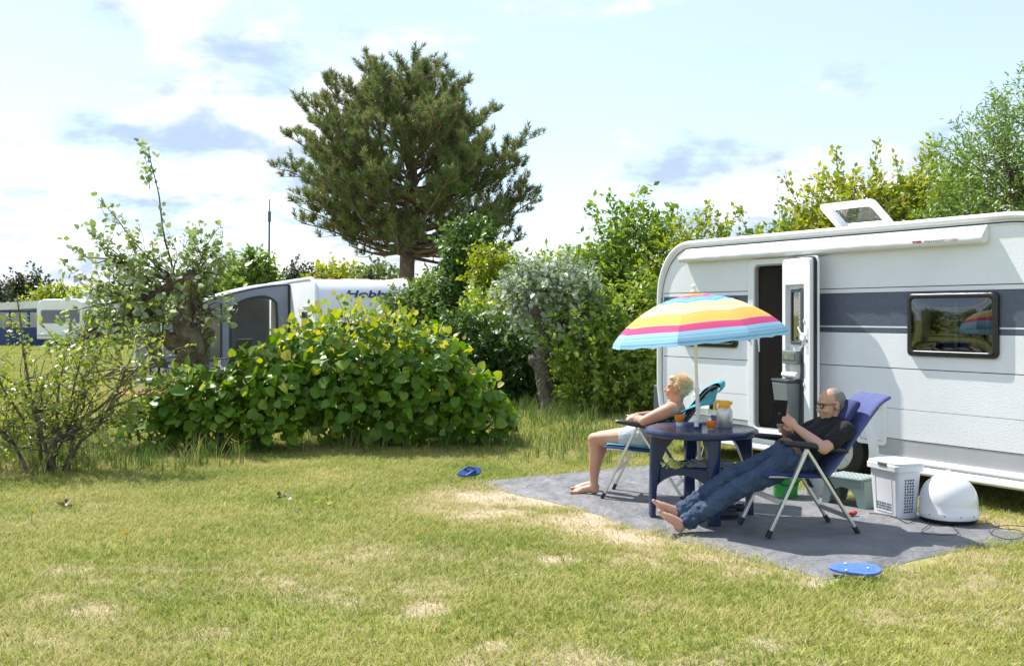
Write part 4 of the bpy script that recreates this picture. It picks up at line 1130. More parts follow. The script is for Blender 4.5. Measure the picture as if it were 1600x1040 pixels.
def van_window(s0, s1, z0, z1):
    w = bpy.data.objects.new('window', None); link(w, van)
    mb = MB()
    A = lambda d, y, r: [(s, y, z) for s, z in rrect(s0 + d, s1 - d, z0 + d, z1 - d, r)]
    loft(mb, [A(0, .004, .045), A(-.004, -.022, .045), A(.012, -.040, .045), A(.040, -.043, .04), A(.046, -.034, .04)], (False, False))
    mb.build('frame', BLACK, w, 60, fix=True)
    # bowed acrylic pane
    mb = MB(); nu, nv = 22, 14; vs = []
    for j in range(nv + 1):
        for i in range(nu + 1):
            u, v = i / nu, j / nv
            bul = .020 * (1 - (2 * u - 1) ** 4) * (1 - (2 * v - 1) ** 4)
            vs.append((s0 + .044 + (s1 - s0 - .088) * u, -.034 - bul, z0 + .044 + (z1 - z0 - .088) * v))
    mb.add(vs, [(j * (nu + 1) + i, j * (nu + 1) + i + 1, (j + 1) * (nu + 1) + i + 1, (j + 1) * (nu + 1) + i) for j in range(nv) for i in range(nu)])
    mb.build('pane', GLASS, w, 80)
    mb = MB(); ring(mb, rrect(s0 + .04, s1 - .04, z0 + .04, z1 - .04, .04), rrect(s0 + .085, s1 - .085, z0 + .075, z1 - .075, .05), -.012, -.002); mb.build('inner_frame', BLACK, w, 50, fix=True)
    mb = MB(); mb.box(((s0 + s1) / 2, .05, (z0 + z1) / 2), (.03, .01, z1 - z0 - .1)); mb.build('blind_rail', M('blind_rail', (.6, .6, .6), rough=.5), w, 0)
    mb = MB()
    for (a, b_) in ((s0 + .04, s0 + .16), ((s0 + s1) / 2 - .14, (s0 + s1) / 2 - .05), ((s0 + s1) / 2 + .03, (s0 + s1) / 2 + .17), (s1 - .17, s1 - .05)):
        xs = np.linspace(a, b_, 13); vs = []
        for i, s in enumerate(xs): vs += [(s, .07 + .012 * math.sin(i * 1.7), z0 + .05), (s, .07 + .012 * math.sin(i * 1.7), z1 - .05)]
        mb.add(vs, [(2 * i, 2 * i + 2, 2 * i + 3, 2 * i + 1) for i in range(12)])
    mb.build('curtain', CURT, w, 80)
    for f in (.28, .74):
        mb = MB(); mb.box((s0 + (s1 - s0) * f, -.006, z0 + .085), (.075, .02, .022)); mb.build('catch', BLACK, w, 0, bevel=.005)
    return w
van_window(3.45, 4.32, 1.24, 1.79)
van_window(.42, 1.30, 1.25, 1.79)
# service hatch, sockets, marker light, tail lamp, rear bumper box
mb = MB(); ring(mb, rrect(2.88, 3.21, .405, .785, .035), rrect(2.92, 3.17, .445, .745, .012), -.016, .004); mb.build('hatch_frame', SMOOTHW, van, 50, bevel=.004, fix=True)
mb = MB(); mb.box((3.045, -.004, .595), (.24, .006, .29)); mb.build('hatch_lid', WHITE, van, 0, bevel=.003)
mb = MB(); mb.box((2.905, -.020, .60), (.03, .014, .10)); mb.build('hatch_latch', SMOOTHW, van, 0, bevel=.005)
for s, op_ in ((.66, 0), (.87, 1)):
    mb = MB(); mb.box((s, -.012, .63), (.12, .03, .17)); so = mb.build('socket_cover', SMOOTHW, van, 0, bevel=.012, seg=3)
    if op_:
        mb = MB(); mb.box((s + .05, -.032, .62), (.05, .012, .12)); mb.build('socket', BLACK, van, 0, bevel=.004)
        mb = MB(); mb.box((s - .015, -.05, .645), (.11, .012, .17), (R(-14), 0, R(10))); mb.build('socket_flap', SMOOTHW, van, 0, bevel=.005)
        mb = MB(); mb.tube([(s, -.035, .55), (s, -.05, .40), (s - .01, -.06, .22), (s - .05, -.10, .02)], .006, 6); mb.build('power_lead', M('lead_grey', (.45, .46, .48), rough=.5), van, 60)
mb = MB(); mb.box((-.012, .10, 1.10), (.03, .12, .20)); mb.build('tail_lamp', RED_LENS, van, 0, bevel=.01)
mb = MB(); mb.box((-.09, .35, .54), (.16, .62, .46)); mb.build('rear_locker', M('locker_grey', (.10, .11, .125), (.085, .09, .105), scale=5, rough=.5), van, 0, bevel=.02)
# rolled awning in its fabric bag along the roof edge, with its printed mark
mb = MB(); loops = []
xs = np.linspace(.50, 4.23, 60); rngb = random.Random(4)
for i, s in enumerate(xs):
    w = 1 + .03 * math.sin(i * 1.3) + .02 * rngb.uniform(-1, 1); e = 1.0 if 0 < i < len(xs) - 1 else .9
    pr = [(-.004, 2.352), (-.035 * w, 2.340), (-.075 * w * e, 2.300), (-.108 * w * e, 2.262), (-.118 * w * e, 2.232), (-.108 * e, 2.204), (-.082, 2.192), (-.05, 2.196), (-.022, 2.215), (-.004, 2.25)]
    sh = -.05 * (1 if i == 0 else 0) 
    loops.append([(s + sh * (1 if z < 2.28 else 0), y, z) for y, z in pr])
loft(mb, loops); mb.build('rolled_awning', M('awning_bag', (.80, .80, .82), (.74, .74, .77), scale=2.5, rough=.5, bump=.35, bscale=9), van, 70, fix=True)
mb = MB(); mb.box((3.62, -.1195, 2.236), (.085, .003, .022), (R(8), 0, 0)); mb.build('printed_mark', M('print_red', (.55, .10, .10), (.4, .08, .09), scale=60, rough=.6), van, 0)
mb = MB(); rl = random.Random(8)
for k in range(15):
    x0 = 3.70 + k * .0165
    mb.box((x0, -.1195, 2.236 + rl.uniform(-.001, .001)), (.003, .003, .022), (R(8), R(12), 0))
    mb.box((x0 + .005, -.1195, 2.236 + rl.choice((-.008, 0, .008))), (.009, .003, .0035), (R(8), 0, 0))
mb.build('printed_lettering', M('print_dark', (.05, .05, .09), rough=.6), van, 0)
mb = MB()
for k in range(4):
    x0 = 3.955 + k * .018
    mb.box((x0, -.1195, 2.236), (.0035, .003, .022), (R(8), R(12), 0)); mb.box((x0 + .006, -.1195, 2.236 + (.008 if k % 2 else -.007)), (.010, .003, .0035), (R(8), 0, 0))
mb.build('printed_end_lettering', MATS['print_red'], van, 0)
# roof hatch propped open
rh = bpy.data.objects.new('roof_hatch', None); link(rh, van); rh.location = (1.864, 1.0, 2.49); rh.rotation_euler = (R(-36), 0, 0)
def hl(d, y): return [(s, y_, z_) for (s, y_), z_ in ((p, y) for p in rrect(d, .69 - d, -.46 + d, 0 - d, .05))]
mb = MB(); loft(mb, [hl(.0, -.03), hl(-.01, .0), hl(.03, .035), hl(.085, .04), hl(.09, .0), hl(.07, -.03)], (False, False)); nL = len(hl(0, 0))
for k in range(nL): mb.f.append((k, 5 * nL + k, 5 * nL + (k + 1) % nL, (k + 1) % nL))
mb.build('hatch_rim', SMOOTHW, rh, 50, fix=True)
mb = MB(); mb.add(hl(.08, .032), [tuple(range(nL))]); mb.build('hatch_pane', CLEAR, rh, 0)
mb = MB(); mb.box((2.21, .78, 2.47), (.70, .48, .05)); mb.build('hatch_base', SMOOTHW, van, 0, bevel=.015)
# ------------------------------------------------------------ mat
MATM = M('groundsheet_weave', (.125, .13, .142), (.20, .20, .205), scale=2.6, rough=.62, bump=1.0, bscale=4.5, bdist=.09, bdetail=6, detail=9)
nu, nv = 130, 70; vs = []
rg = np.random.default_rng(2)
for j in range(nv + 1):
    for i in range(nu + 1):
        al, ac = 4.22 * i / nu, 2.25 * j / nv
        e = 0.0
        wx = (vnoise(np.array(al * 1.7), np.array(3.3), 4.0) - .5) * .16 * max(0, 1 - ac / .35)
        wy = (vnoise(np.array(ac * 2.1), np.array(7.7), 6.0) - .5) * .14 * max(0, 1 - (4.22 - al) / .4)
        p = MAT_A + MAT_U * (al + float(wy)) + MAT_N * (ac + float(wx))
        z = .006 + .046 * max(0, float(fbm(np.array(al * .6 + ac * 1.1), np.array(ac * 1.3 - al * .5), 2.0, 3.0, 3)) - .46) + .034 * max(0, float(vnoise(np.array(al * 1.2 + ac * 4.5), np.array(ac * 1.0 - al * .3), 9.0)) - .6)
        ed = min(ac / .16, (4.22 - al) / .16, 1.0); z = -.011 + (z + .011) * max(ed, 0) ** .6
        vs.append((p.x, p.y, z))
fs = [(j * (nu + 1) + i, j * (nu + 1) + i + 1, (j + 1) * (nu + 1) + i + 1, (j + 1) * (nu + 1) + i) for j in range(nv) for i in range(nu)]
mo = sheet('groundsheet', vs, fs, MATM, None, 80, fix=True)
tag(mo, 'wrinkled dark grey woven groundsheet laid on the lawn beside the caravan', 'groundsheet')
MZ = .014                      # things on the mat stand at about this height

# ------------------------------------------------------------ table with parasol
NAVY = M('navy_plastic', (.018, .034, .10), (.014, .027, .082), scale=5, rough=.22, spec=.5)
TX, TY, TZ = 1.5, 8.12, .70
tb = thing('round_table', 'round dark blue plastic garden table between the two sitters', 'table', (TX, TY, MZ), R(4))
MB().lathe([(.0, TZ - .055), (.40, TZ - .055), (.43, TZ - .06), (.443, TZ - .048), (.446, TZ - .028), (.438, TZ - .012), (.42, TZ - .004), (.40, TZ - .008), (.05, TZ - .006), (.0, TZ - .006)], 64).build('tabletop', NAVY, tb, 35)
for a in (0, 90, 180, 270):
    t = R(a); c, s = math.cos(t), math.sin(t)
    mb = MB(); loops = []
    for z, r0, r1, w in ((0, .375, .415, .10), (.2, .365, .415, .085), (.42, .335, .41, .085), (.55, .285, .405, .095), (.645, .215, .40, .11)):
        q = []
        for rr_, ww in ((r0, -w / 2), (r1 - .012, -w / 2), (r1, -w / 2 + .016), (r1, w / 2 - .016), (r1 - .012, w / 2), (r0, w / 2)):
            q.append((rr_ * c - ww * s, rr_ * s + ww * c, z))
        loops.append(q)
    loft(mb, loops); mb.build('leg', NAVY, tb, 45, bevel=.004, fix=True)
mb = MB()
for a in (45, 135, 225, 315):
    t0, t1 = R(a - 45), R(a + 45)
    p0 = Vector((.355 * math.cos(t0), .355 * math.sin(t0), 0)); p1 = Vector((.355 * math.cos(t1), .355 * math.sin(t1), 0))
    q = []
    for k in range(9):
        u = k / 8; p = p0.lerp(p1, u); dip = .10 * (abs(2 * u - 1) ** 2.2)
        q.append((p.x, p.y, .345 - dip, .40))
    nrm_ = Vector((math.cos(R(a)), math.sin(R(a)), 0)) * .014
    loops = [[(x - nrm_.x, y - nrm_.y, z0), (x + nrm_.x, y + nrm_.y, z0), (x + nrm_.x, y + nrm_.y, z1), (x - nrm_.x, y - nrm_.y, z1)] for x, y, z0, z1 in q]
    loft(mb, loops)
mb.build('rail', NAVY, tb, 30, bevel=.003, fix=True)
MB().lathe([(.0, .385), (.26, .385), (.265, .392), (.26, .398), (.0, .398)], 4).build('lower_shelf', NAVY, tb, 20)
# shelf contents
PAPER = M('newsprint', (.42, .43, .42), (.22, .23, .24), scale=24, rough=.8)
sh = thing('magazine_stack', 'folded magazines lying on the shelf under the blue table', 'magazines', (TX + .04, TY - .04, MZ + .399), R(-4))
for k in range(3): MB().box((.0 + .02 * k, 0, .008 + .013 * k), (.34 - .03 * k, .24, .011), (0, 0, R(5 * k))).build('magazine', PAPER, sh, 0, bevel=.003)
veg = thing('lettuce_bundle', 'pale green leafy bundle on the shelf under the blue table', 'vegetables', (TX - .24, TY - .14, MZ + .399))
rngv = np.random.default_rng(3); nL_ = 46
pp = np.stack([rngv.normal(0, .032, nL_), rngv.normal(0, .025, nL_), .012 + .03 * rngv.random(nL_)], -1)
V, T_, ti = leaves(pp, nrm(rand_dirs(rngv, nL_) + np.array([0, 0, .3])), nrm(rand_dirs(rngv, nL_) + np.array([0, 0, .8])), .028 + .022 * rngv.random(nL_), heart_template(.3, .15), rngv)
np_mesh('leaf_cluster', V, T_, leaf_mat('lettuce', [(0, (.25, .36, .05)), (.6, (.45, .52, .12)), (1, (.6, .62, .25))], .3), veg, ti, True)
MB().lathe([(.0, 0), (.035, .002), (.042, .03), (.03, .05), (0, .052)], 12).build('stalk', M('stalk_pale', (.55, .6, .35), rough=.5), veg)

def cup(name, label, loc, h=.075, white=.35):
    t = thing(name, label, 'cup', loc, 0, None)
    MB().lathe([(.0, 0), (.022, 0), (.024, .006), (.028, h * white), (.0, h * white)], 24).build('cup_base', SMOOTHW, t, 40)
    MB().lathe([(.026, h * white), (.0315, h * white + .004), (.038, h * .75), (.040, h), (.036, h), (.034, h * .75), (.026, h * white + .008), (.0, h * white + .008)], 24).build('cup_body', M('orange_glaze', (.85, .25, .015), (.75, .20, .012), scale=10, rough=.25), t, 50)
    return t
zt = MZ + TZ - .006
pt = at(1061.5, 664, 8.24); cup('orange_cup', 'orange cup with tall white foot near the woman\'s side of the table', (pt.x, 8.24, zt), .088, .36)
pt = at(1111, 668, 8.02); cup('orange_cup', 'low orange cup next to the steel vacuum jug', (pt.x, 8.02, zt), .062, .15)
STEEL = M('brushed_steel', (.68, .68, .67), (.60, .60, .59), scale=30, rough=.42, metal=.8)
YEL = M('yellow_plastic', (.86, .47, .012), (.78, .42, .01), scale=10, rough=.3)
pt = at(1132, 668, 8.14)
jug = thing('vacuum_jug', 'brushed steel vacuum jug with yellow lid on the blue table', 'jug', (pt.x, 8.14, zt), R(160))
MB().lathe([(.0, 0), (.060, 0), (.063, .004), (.064, .10), (.062, .125), (.052, .15), (.042, .160), (0, .160)], 36).build('body', STEEL, jug, 40)
MB().lathe([(.0, .158), (.045, .158), (.047, .168), (.047, .198), (.040, .212), (.0, .215)], 30).build('lid', YEL, jug, 40)
mb = MB(); mb.tube([(.030, 0, .205), (.058, 0, .206), (.074, 0, .190), (.076, 0, .165), (.068, 0, .145), (.058, 0, .135)], [.012, .012, .012, .012, .010, .008], 10); mb.build('handle', YEL, jug, 60)
mb = MB(); mb.tube([(-.03, 0, .185), (-.052, 0, .196), (-.06, 0, .204)], [.02, .014, .008], 10); mb.build('spout', YEL, jug, 60)
pt = at(1088, 669, 8.05)
pot = thing('small_pot', 'small white pot with dark blue foot beside the parasol pole', 'pot', (pt.x, 8.05, zt))
MB().lathe([(0, 0), (.021, 0), (.021, .018), (0, .018)], 20).build('foot', M('cobalt', (.02, .03, .16), rough=.3), pot)
MB().lathe([(0, .018), (.019, .018), (.017, .045), (.021, .052), (.021, .078), (.0, .080)], 20).build('body', SMOOTHW, pot)
pt = at(1117, 662, 8.22)
gl = thing('drinking_glass', 'clear tinted drinking glass half hidden behind the low orange cup', 'glass', (pt.x, 8.22, zt))
MB().lathe([(.024, 0), (.030, .09), (.028, .09), (.022, .006), (0, .006)], 20).build('body', glass_mat('lilac_glass', (.72, .68, .80), .08), gl, 50)

# ------------------------------------------------------------ parasol
def parasol_mat(pale=0.0):
    m = bpy.data.materials.new('parasol_stripes'); m.use_nodes = True
    n, l = m.node_tree.nodes, m.node_tree.links
    p = n['Principled BSDF']; p.inputs['Roughness'].default_value = .75; p.inputs['Specular IOR Level'].default_value = .2
    uv = n.new('ShaderNodeUVMap'); uv.uv_map = 'UVMap'
    sp = n.new('ShaderNodeSeparateXYZ'); l.new(uv.outputs[0], sp.inputs[0])
    ra = n.new('ShaderNodeValToRGB'); ra.color_ramp.interpolation = 'CONSTANT'
    OR, MG, BL, LB, YG, PY, YO = (.92, .45, .10), (.76, .10, .27), (.17, .42, .74), (.38, .68, .87), (.66, .82, .32), (.88, .86, .50), (.95, .58, .14)
    st = [(0, OR), (0.139, MG), (0.201, BL), (0.276, LB), (0.292, BL), (0.340, LB), (0.371, YG), (0.417, PY), (0.442, YG), (0.480, PY), (0.509, (.88, .45, .30)), (0.519, PY), (0.542, (.88, .45, .30)), (0.551, PY),
          (0.574, (.85, .35, .30)), (0.584, YO), (0.722, (.95, .70, .35)), (0.730, YO), (0.743, MG), (0.837, LB), (0.890, BL), (0.896, LB), (0.935, BL), (0.941, LB), (0.972, BL), (0.978, LB)]
    el = ra.color_ramp.elements
    while len(el) < len(st): el.new(.5)
    for e, (pos, c) in zip(el, st): e.position = pos; e.color = (*c, 1)
    l.new(sp.outputs[1], ra.inputs[0]); l.new(ra.outputs[0], p.inputs['Base Color'])
    t = n.new('ShaderNodeBsdfTranslucent'); l.new(ra.outputs[0], t.inputs['Color'])
    ms = n.new('ShaderNodeMixShader'); ms.inputs[0].default_value = .30
    l.new(p.outputs[0], ms.inputs[1]); l.new(t.outputs[0], ms.inputs[2]); l.new(ms.outputs[0], n['Material Output'].inputs['Surface'])
    return m
PM = parasol_mat()
pa = thing('parasol', 'small striped rainbow parasol standing in the middle of the blue table', 'parasol', (TX, TY, MZ))
pa.rotation_euler = (R(-.5), R(-1.8), 0)
TILT = Matrix.Rotation(R(-3.6), 3, 'Y')
RR, ZA, ZR = .705, 1.765, 1.41
def cpt(ang, t):
    """point on the canopy at fraction t from apex to rim along a rib"""
    r = RR * math.sin(t * R(62)) / math.sin(R(62)); drop = (1 - math.cos(t * R(62))) / (1 - math.cos(R(62)))
    return TILT @ Vector((r * math.cos(ang), r * math.sin(ang), -(ZA - ZR) * (.62 * drop + .38 * t))) + Vector((0, 0, ZA))
for k in range(8):
    a0, a1 = R(22.5 + 45 * k), R(67.5 + 45 * k)
    nt_, nc = 14, 8; vs = []; uvs = []
    for i in range(nt_ + 1):
        t = i / nt_
        p0, p1 = cpt(a0, t), cpt(a1, t)
        for j in range(nc + 1):
            u = j / nc; p = p0.lerp(p1, u)
            sag = 4 * u * (1 - u)
            p.z += .018 * sag * math.sin(math.pi * t) - .004 * sag
            vs.append(tuple(p)); uvs.append((u, min(t * .97, .97)))
    nb = len(vs)
    for j in range(nc + 1):          # valance flap hanging from the rim
        u = j / nc; p = cpt(a0, 1).lerp(cpt(a1, 1), u)
        q = p + Vector((p.x, p.y, 0)).normalized() * .008
        vs.append((q.x, q.y, p.z - .034 - .006 * math.sin(u * 17 + k))); uvs.append((u, .999))
    fs = [(i * (nc + 1) + j, (i + 1) * (nc + 1) + j, (i + 1) * (nc + 1) + j + 1, i * (nc + 1) + j + 1) for i in range(nt_) for j in range(nc)]
    fs += [(nt_ * (nc + 1) + j, nb + j, nb + j + 1, nt_ * (nc + 1) + j + 1) for j in range(nc)]
    me = bpy.data.meshes.new('canopy_panel'); me.from_pydata(vs, [], fs)
    ul = me.uv_layers.new(name='UVMap')
    for lp in me.loops: ul.data[lp.index].uv = uvs[lp.vertex_index]
    me.materials.append(PM); me.shade_smooth(); me.set_sharp_from_angle(angle=R(50))
    link(bpy.data.objects.new('canopy_panel', me), pa)
    mb = MB(); mb.tube([cpt(a0, t) + Vector((0, 0, -.008)) for t in np.linspace(.03, 1, 9)], .004, 5); mb.build('rib', ALU, pa, 60)
    mb = MB(); mb.tube([(0, 0, 1.42), cpt(a0, .55) + Vector((0, 0, -.012))], .0035, 5); mb.build('strut', ALU, pa, 60)
PWHITE = M('pole_white', (.80, .81, .83), rough=.3)
MB().lathe([(0, .02), (.0155, .02), (.0155, .96), (.019, .97), (.019, 1.01), (.0125, 1.02), (.0125, 1.77), (0, 1.77)], 18).build('pole', PWHITE, pa, 30)
MB().lathe([(0, 1.765), (.02, 1.765), (.03, 1.775), (.012, 1.79), (.018, 1.805), (.018, 1.82), (.008, 1.83), (0, 1.832)], 18).build('finial', PWHITE, pa, 40)
MB().lathe([(0, 1.40), (.024, 1.40), (.024, 1.44), (0, 1.44)], 18).build('runner', PWHITE, pa, 30)
MB().lathe([(.016, TZ - .004), (.030, TZ - .004), (.028, TZ + .028), (.016, TZ + .03)], 20).build('pole_collar', NAVY, pa, 40)
mb = MB(); mb.lathe([(0, 0), (.11, 0), (.115, .02), (.06, .06), (.025, .08), (0, .08)], 24); mb.build('foot', PWHITE, pa, 40)

# ------------------------------------------------------------ reclining chairs
NAVYF = M('navy_fabric', (.030, .045, .16), (.022, .034, .125), scale=30, rough=.85, bump=.3, bscale=300)
BLUEF = M('blue_fabric', (.085, .105, .27), (.07, .088, .225), scale=16, rough=.85, bump=.4, bscale=60)
DARKF = M('dark_fabric', (.012, .016, .035), (.018, .022, .045), scale=30, rough=.9)
TEAL = M('teal_towel', (.10, .45, .58), (.08, .38, .50), scale=40, rough=.95, bump=.5, bscale=200)
BLACKF = M('black_handle', (.012, .013, .016), (.02, .02, .022), scale=30, rough=.35)
def pad(mb, path, hw, th, n=14, ribs=0.0):
    """upholstered strip: path of (x,z) centre points, half width, thickness"""
    loops = []
    pts = [Vector((x, 0, z)) for x, z in path]
    for i, p in enumerate(pts):
        d = (pts[min(i + 1, len(pts) - 1)] - pts[max(i - 1, 0)]).normalized()
        nn = Vector((-d.z, 0, d.x))
        tt = th * (1 + ribs * math.cos(i * math.pi)) * (.55 if i in (0, len(pts) - 1) else 1)
        q = []
        for k in range(n):
            a = 2 * math.pi * k / n; c, s = math.cos(a), math.sin(a)
            sx = math.copysign(abs(c) ** .35, c); sz = math.copysign(abs(s) ** .8, s)
            q.append(tuple(p + Vector((0, hw * sx, 0)) + nn * (tt / 2 * sz)))
        loops.append(q)
    loft(mb, loops)
    return mb
def smooth_path(pts, n):
    pts = np.array(pts, float); m = len(pts)
    t = np.linspace(0, m - 1, n); out = []
    for v in t:
        i = min(int(v), m - 2); u = v - i
        p0, p1, p2, p3 = pts[max(i - 1, 0)], pts[i], pts[i + 1], pts[min(i + 2, m - 1)]
        out.append(tuple(.5 * (2 * p1 + (p2 - p0) * u + (2 * p0 - 5 * p1 + 4 * p2 - p3) * u * u + (3 * p1 - p0 - 3 * p2 + p3) * u ** 3)))
    return out
def chair(label, loc, rot, back_mat, pillow):
    c = thing('reclining_chair', label, 'chair', loc, rot, 'folding reclining chairs on the groundsheet')
    W = .245
    for s in (1, -1):
        y = s * W
        MB().bar((.335, y, .03), (.045, y, .625), .022, .034, (0, 1, 0)).build('front_leg', ALU, c, 0, bevel=.004)
        MB().bar((-.345, y - s * .024, .03), (.035, y - s * .024, .612), .022, .034, (0, 1, 0)).build('rear_leg', ALU, c, 0, bevel=.004)
        mb = MB(); mb.bar((.350, y, 0), (.325, y, .052), .028, .040, (0, 1, 0)); mb.bar((-.364, y - s * .024, 0), (-.33, y - s * .024, .052), .028, .040, (0, 1, 0)); mb.build('foot_cap', BLACKF, c, 0, bevel=.004)
        mb = MB(); loops = []
        for x, z, w, h in ((.225, .668, .018, .014), (.20, .668, .028, .020), (.06, .652, .030, .026), (-.10, .630, .028, .026), (-.22, .610, .022, .022), (-.27, .600, .012, .014)):
            loops.append([(x, y + w * math.cos(a), z + h * math.sin(a)) for a in np.linspace(0, 2 * math.pi, 12, endpoint=False)])
        loft(mb, loops); mb.build('armrest', BLACKF, c, 50, fix=True)
        mb = MB(); mb.bar((-.10, y - s * .045, .455), (-.215, y - s * .045, .27), .016, .058, (0, 1, 0)); mb.build('hinge_bracket', BLACKF, c, 0, bevel=.008)
        mb = MB(); mb.tube([(.32, y - s * .05, .428), (-.14, y - s * .05, .412)], .012, 8); mb.build('seat_tube', ALU, c, 60)
        mb = MB(); mb.tube([(-.14, y - s * .05, .412), (-.28, y - s * .05, .60), (-.48, y - s * .05, .85), (-.58, y - s * .05, .945)], .012, 8); mb.build('back_tube', ALU, c, 60)
    mb = MB(); mb.bar((.232, -W, .245), (.232, W, .245), .012, .042, (0, 0, 1)); mb.build('front_stretcher', ALU, c, 0, bevel=.003)
    mb = MB(); mb.bar((-.283, -W + .02, .125), (-.283, W - .02, .125), .012, .036, (0, 0, 1)); mb.build('rear_stretcher', ALU, c, 0, bevel=.003)
    pad(MB(), smooth_path([(.335, .425), (.31, .442), (.15, .432), (0, .420), (-.13, .418)], 14), .215, .040, ribs=.04).build('seat', NAVYF, c, 60)
    pad(MB(), smooth_path([(-.13, .415), (-.22, .525), (-.37, .72), (-.49, .875), (-.555, .945), (-.625, .985)], 22), .225, .045, 18, ribs=.05).build('backrest', back_mat, c, 60)
    if pillow: pad(MB(), smooth_path([(-.355, .775), (-.40, .84), (-.455, .915)], 8), .165, .075).build('head_pillow', NAVYF, c, 60)
    for o in list(c.children):
        if o.name.startswith('head_pillow'): o.location = (.045, 0, .03)
    return c
CH1 = (2.12, 7.6, MZ); CR1 = math.atan2(-.18, -.983)
CH2 = (1.186, 9.0, MZ); CR2 = math.atan2(.295, -.955)
chair('blue padded reclining chair with aluminium legs under the man with the tablet', CH1, CR1, BLUEF, True)
ch2 = chair('reclining chair with dark back draped in a turquoise towel under the woman', CH2, CR2, DARKF, False)
tw = thing('beach_towel', 'turquoise towel draped over the woman\'s chair', 'towel', CH2, CR2)
pad(MB(), smooth_path([(.325, .455), (.30, .466), (.15, .458), (.0, .446), (-.11, .448), (-.19, .53), (-.34, .73), (-.46, .89), (-.53, .968), (-.615, 1.012), (-.65, 1.005), (-.655, .97), (-.63, .93)], 34), .20, .012).build('cloth', TEAL, tw, 70)
mb = MB(); vs = []
for j in range(9):                        # towel corner hanging over the near edge of the backrest
    for i in range(7):
        u, v = i / 6, j / 8
        x, z = -.36 - .28 * v, .77 + .225 * v
        vs.append((x + .03 * u, .19 + .05 * u ** .6, z - .16 * u * v ** 1.3))
mb.add(vs, [(j * 7 + i, j * 7 + i + 1, (j + 1) * 7 + i + 1, (j + 1) * 7 + i) for j in range(8) for i in range(6)])
o = mb.build('hanging_corner', TEAL, tw, 80); sm = o.modifiers.new('solid', 'SOLIDIFY'); sm.thickness = .008

# ------------------------------------------------------------ things by the wheel
DOMEW = M('dome_white', (.82, .82, .82), (.80, .80, .80), scale=4, rough=.25, coat=.3)
x, y = ground(1498, 822)
dm = thing('satellite_dome', 'white domed satellite receiver on a black base', 'satellite dome', (x, y + .18, MZ - .006))
prof = [(.0, .035), (.215, .035), (.222, .05), (.222, .085), (.214, .10), (.213, .15)]
prof += [(.213 * math.cos(t) ** .92, .15 + .212 * math.sin(t)) for t in np.linspace(.08, math.pi / 2 - .02, 18)] + [(0, .366)]
MB().lathe(prof, 48).build('dome', DOMEW, dm, 50)
MB().lathe([(0, 0), (.195, 0), (.205, .01), (.21, .04), (0, .04)], 48).build('base', BLACK, dm, 40)
mb = MB(); mb.tube([(-.022, 0, .364), (-.018, 0, .385), (0, 0, .392), (.018, 0, .385), (.022, 0, .364)], .006, 8); mb.build('lifting_loop', DOMEW, dm, 60)
for k in range(5):
    t = R(-150 + 30 * k); mb = MB(); mb.ellipsoid((.222 * math.cos(t), .222 * math.sin(t), .067), (.005, .005, .005), None, 8, 6); mb.build('screw', SEAM, dm, 60)

LAUN = M('basket_white', (.72, .74, .79), (.68, .70, .75), scale=5, rough=.4)
lb_ = thing('laundry_basket', 'tall white plastic laundry basket with pierced pattern and lid', 'basket', (2.987, 7.94, MZ), math.atan2(.33, -.108))
A_, B_, Hh = .345, .235, .40        # local x along the wide face, local -y... right-hand side face on the other edge
# local frame: origin at the front corner, +x along the wide (left) face away from viewer, +y... to the right
def lq(x, yy, z):
    tap = .022 * (1 - z / Hh)
    return (x + (tap if x < A_ / 2 else -tap), -yy + (-tap if yy < B_ / 2 else tap), z)
corner = rrect(0, A_, 0, B_, .03, 4)
mb = MB(); loft(mb, [[lq(px_, py_, z) for px_, py_ in corner] for z in (0, .03, .2, .37, Hh)], (True, True)); mb.build('body', LAUN, lb_, 40, fix=True)
big = rrect(-.02, A_ + .02, -.02, B_ + .02, .04, 4)
mb = MB(); loft(mb, [[(px_, -py_, z) for px_, py_ in big] for z in (Hh - .035, Hh + .012)]); mb.build('rim', LAUN, lb_, 40, bevel=.004, fix=True)
mb = MB(); sm_ = rrect(-.012, A_ + .012, -.012, B_ + .012, .04, 4); sm2 = rrect(.03, A_ - .03, .03, B_ - .03, .04, 4)
loft(mb, [[(px_, -py_, Hh + .013) for px_, py_ in sm_], [(px_, -py_, Hh + .03) for px_, py_ in sm_], [(px_, -py_, Hh + .042) for px_, py_ in sm2]]); mb.build('lid', LAUN, lb_, 40, fix=True)
mb = MB(); mb.box((A_ / 2 - .02, .022, Hh + .014), (.10, .012, .02)); mb.build('lid_grip', M('grip_brown', (.12, .10, .09), rough=.5), lb_, 0, bevel=.003)
# raised plain panel and pierced triangles
HOLE = M('basket_hole', (.03, .035, .04), (.06, .10, .12), scale=40, rough=.8)
mb = MB(); ring(mb, rrect(.075, .275, .035, .335, .015), rrect(.081, .269, .041, .329, .012), -.002, .004); o = mb.build('panel_edge', LAUN, lb_, 30, fix=True); o.location = (0, -.0225, 0); o.rotation_euler = (R(-3.15), 0, 0)
rl = random.Random(12); mb = MB()
def tri(mb, mk, u, v, s, a):
    mb.add([mk(u + s * math.cos(a + k * 2.094), v + s * math.sin(a + k * 2.094)) for k in range(3)], [(0, 1, 2)])
mkA = lambda u, v: (u, -.022 * (1 - v / Hh) + .0022, v)
for i in range(9):
    for j in range(3): tri(mb, mkA, .095 + i * .0205 + rl.uniform(-.003, .003), .055 + j * .022, .012, rl.uniform(0, 6.3))
mb.build('wide_face_perforation', HOLE, lb_, 0)
mb = MB(); mkB = lambda u, v: (.022 * (1 - v / Hh) - .0022, -u, v)
for i in range(4):
    for j in range(12): tri(mb, mkB, .085 + i * .0225 + rl.uniform(-.003, .003), .05 + j * .0225, .0125, rl.uniform(0, 6.3))
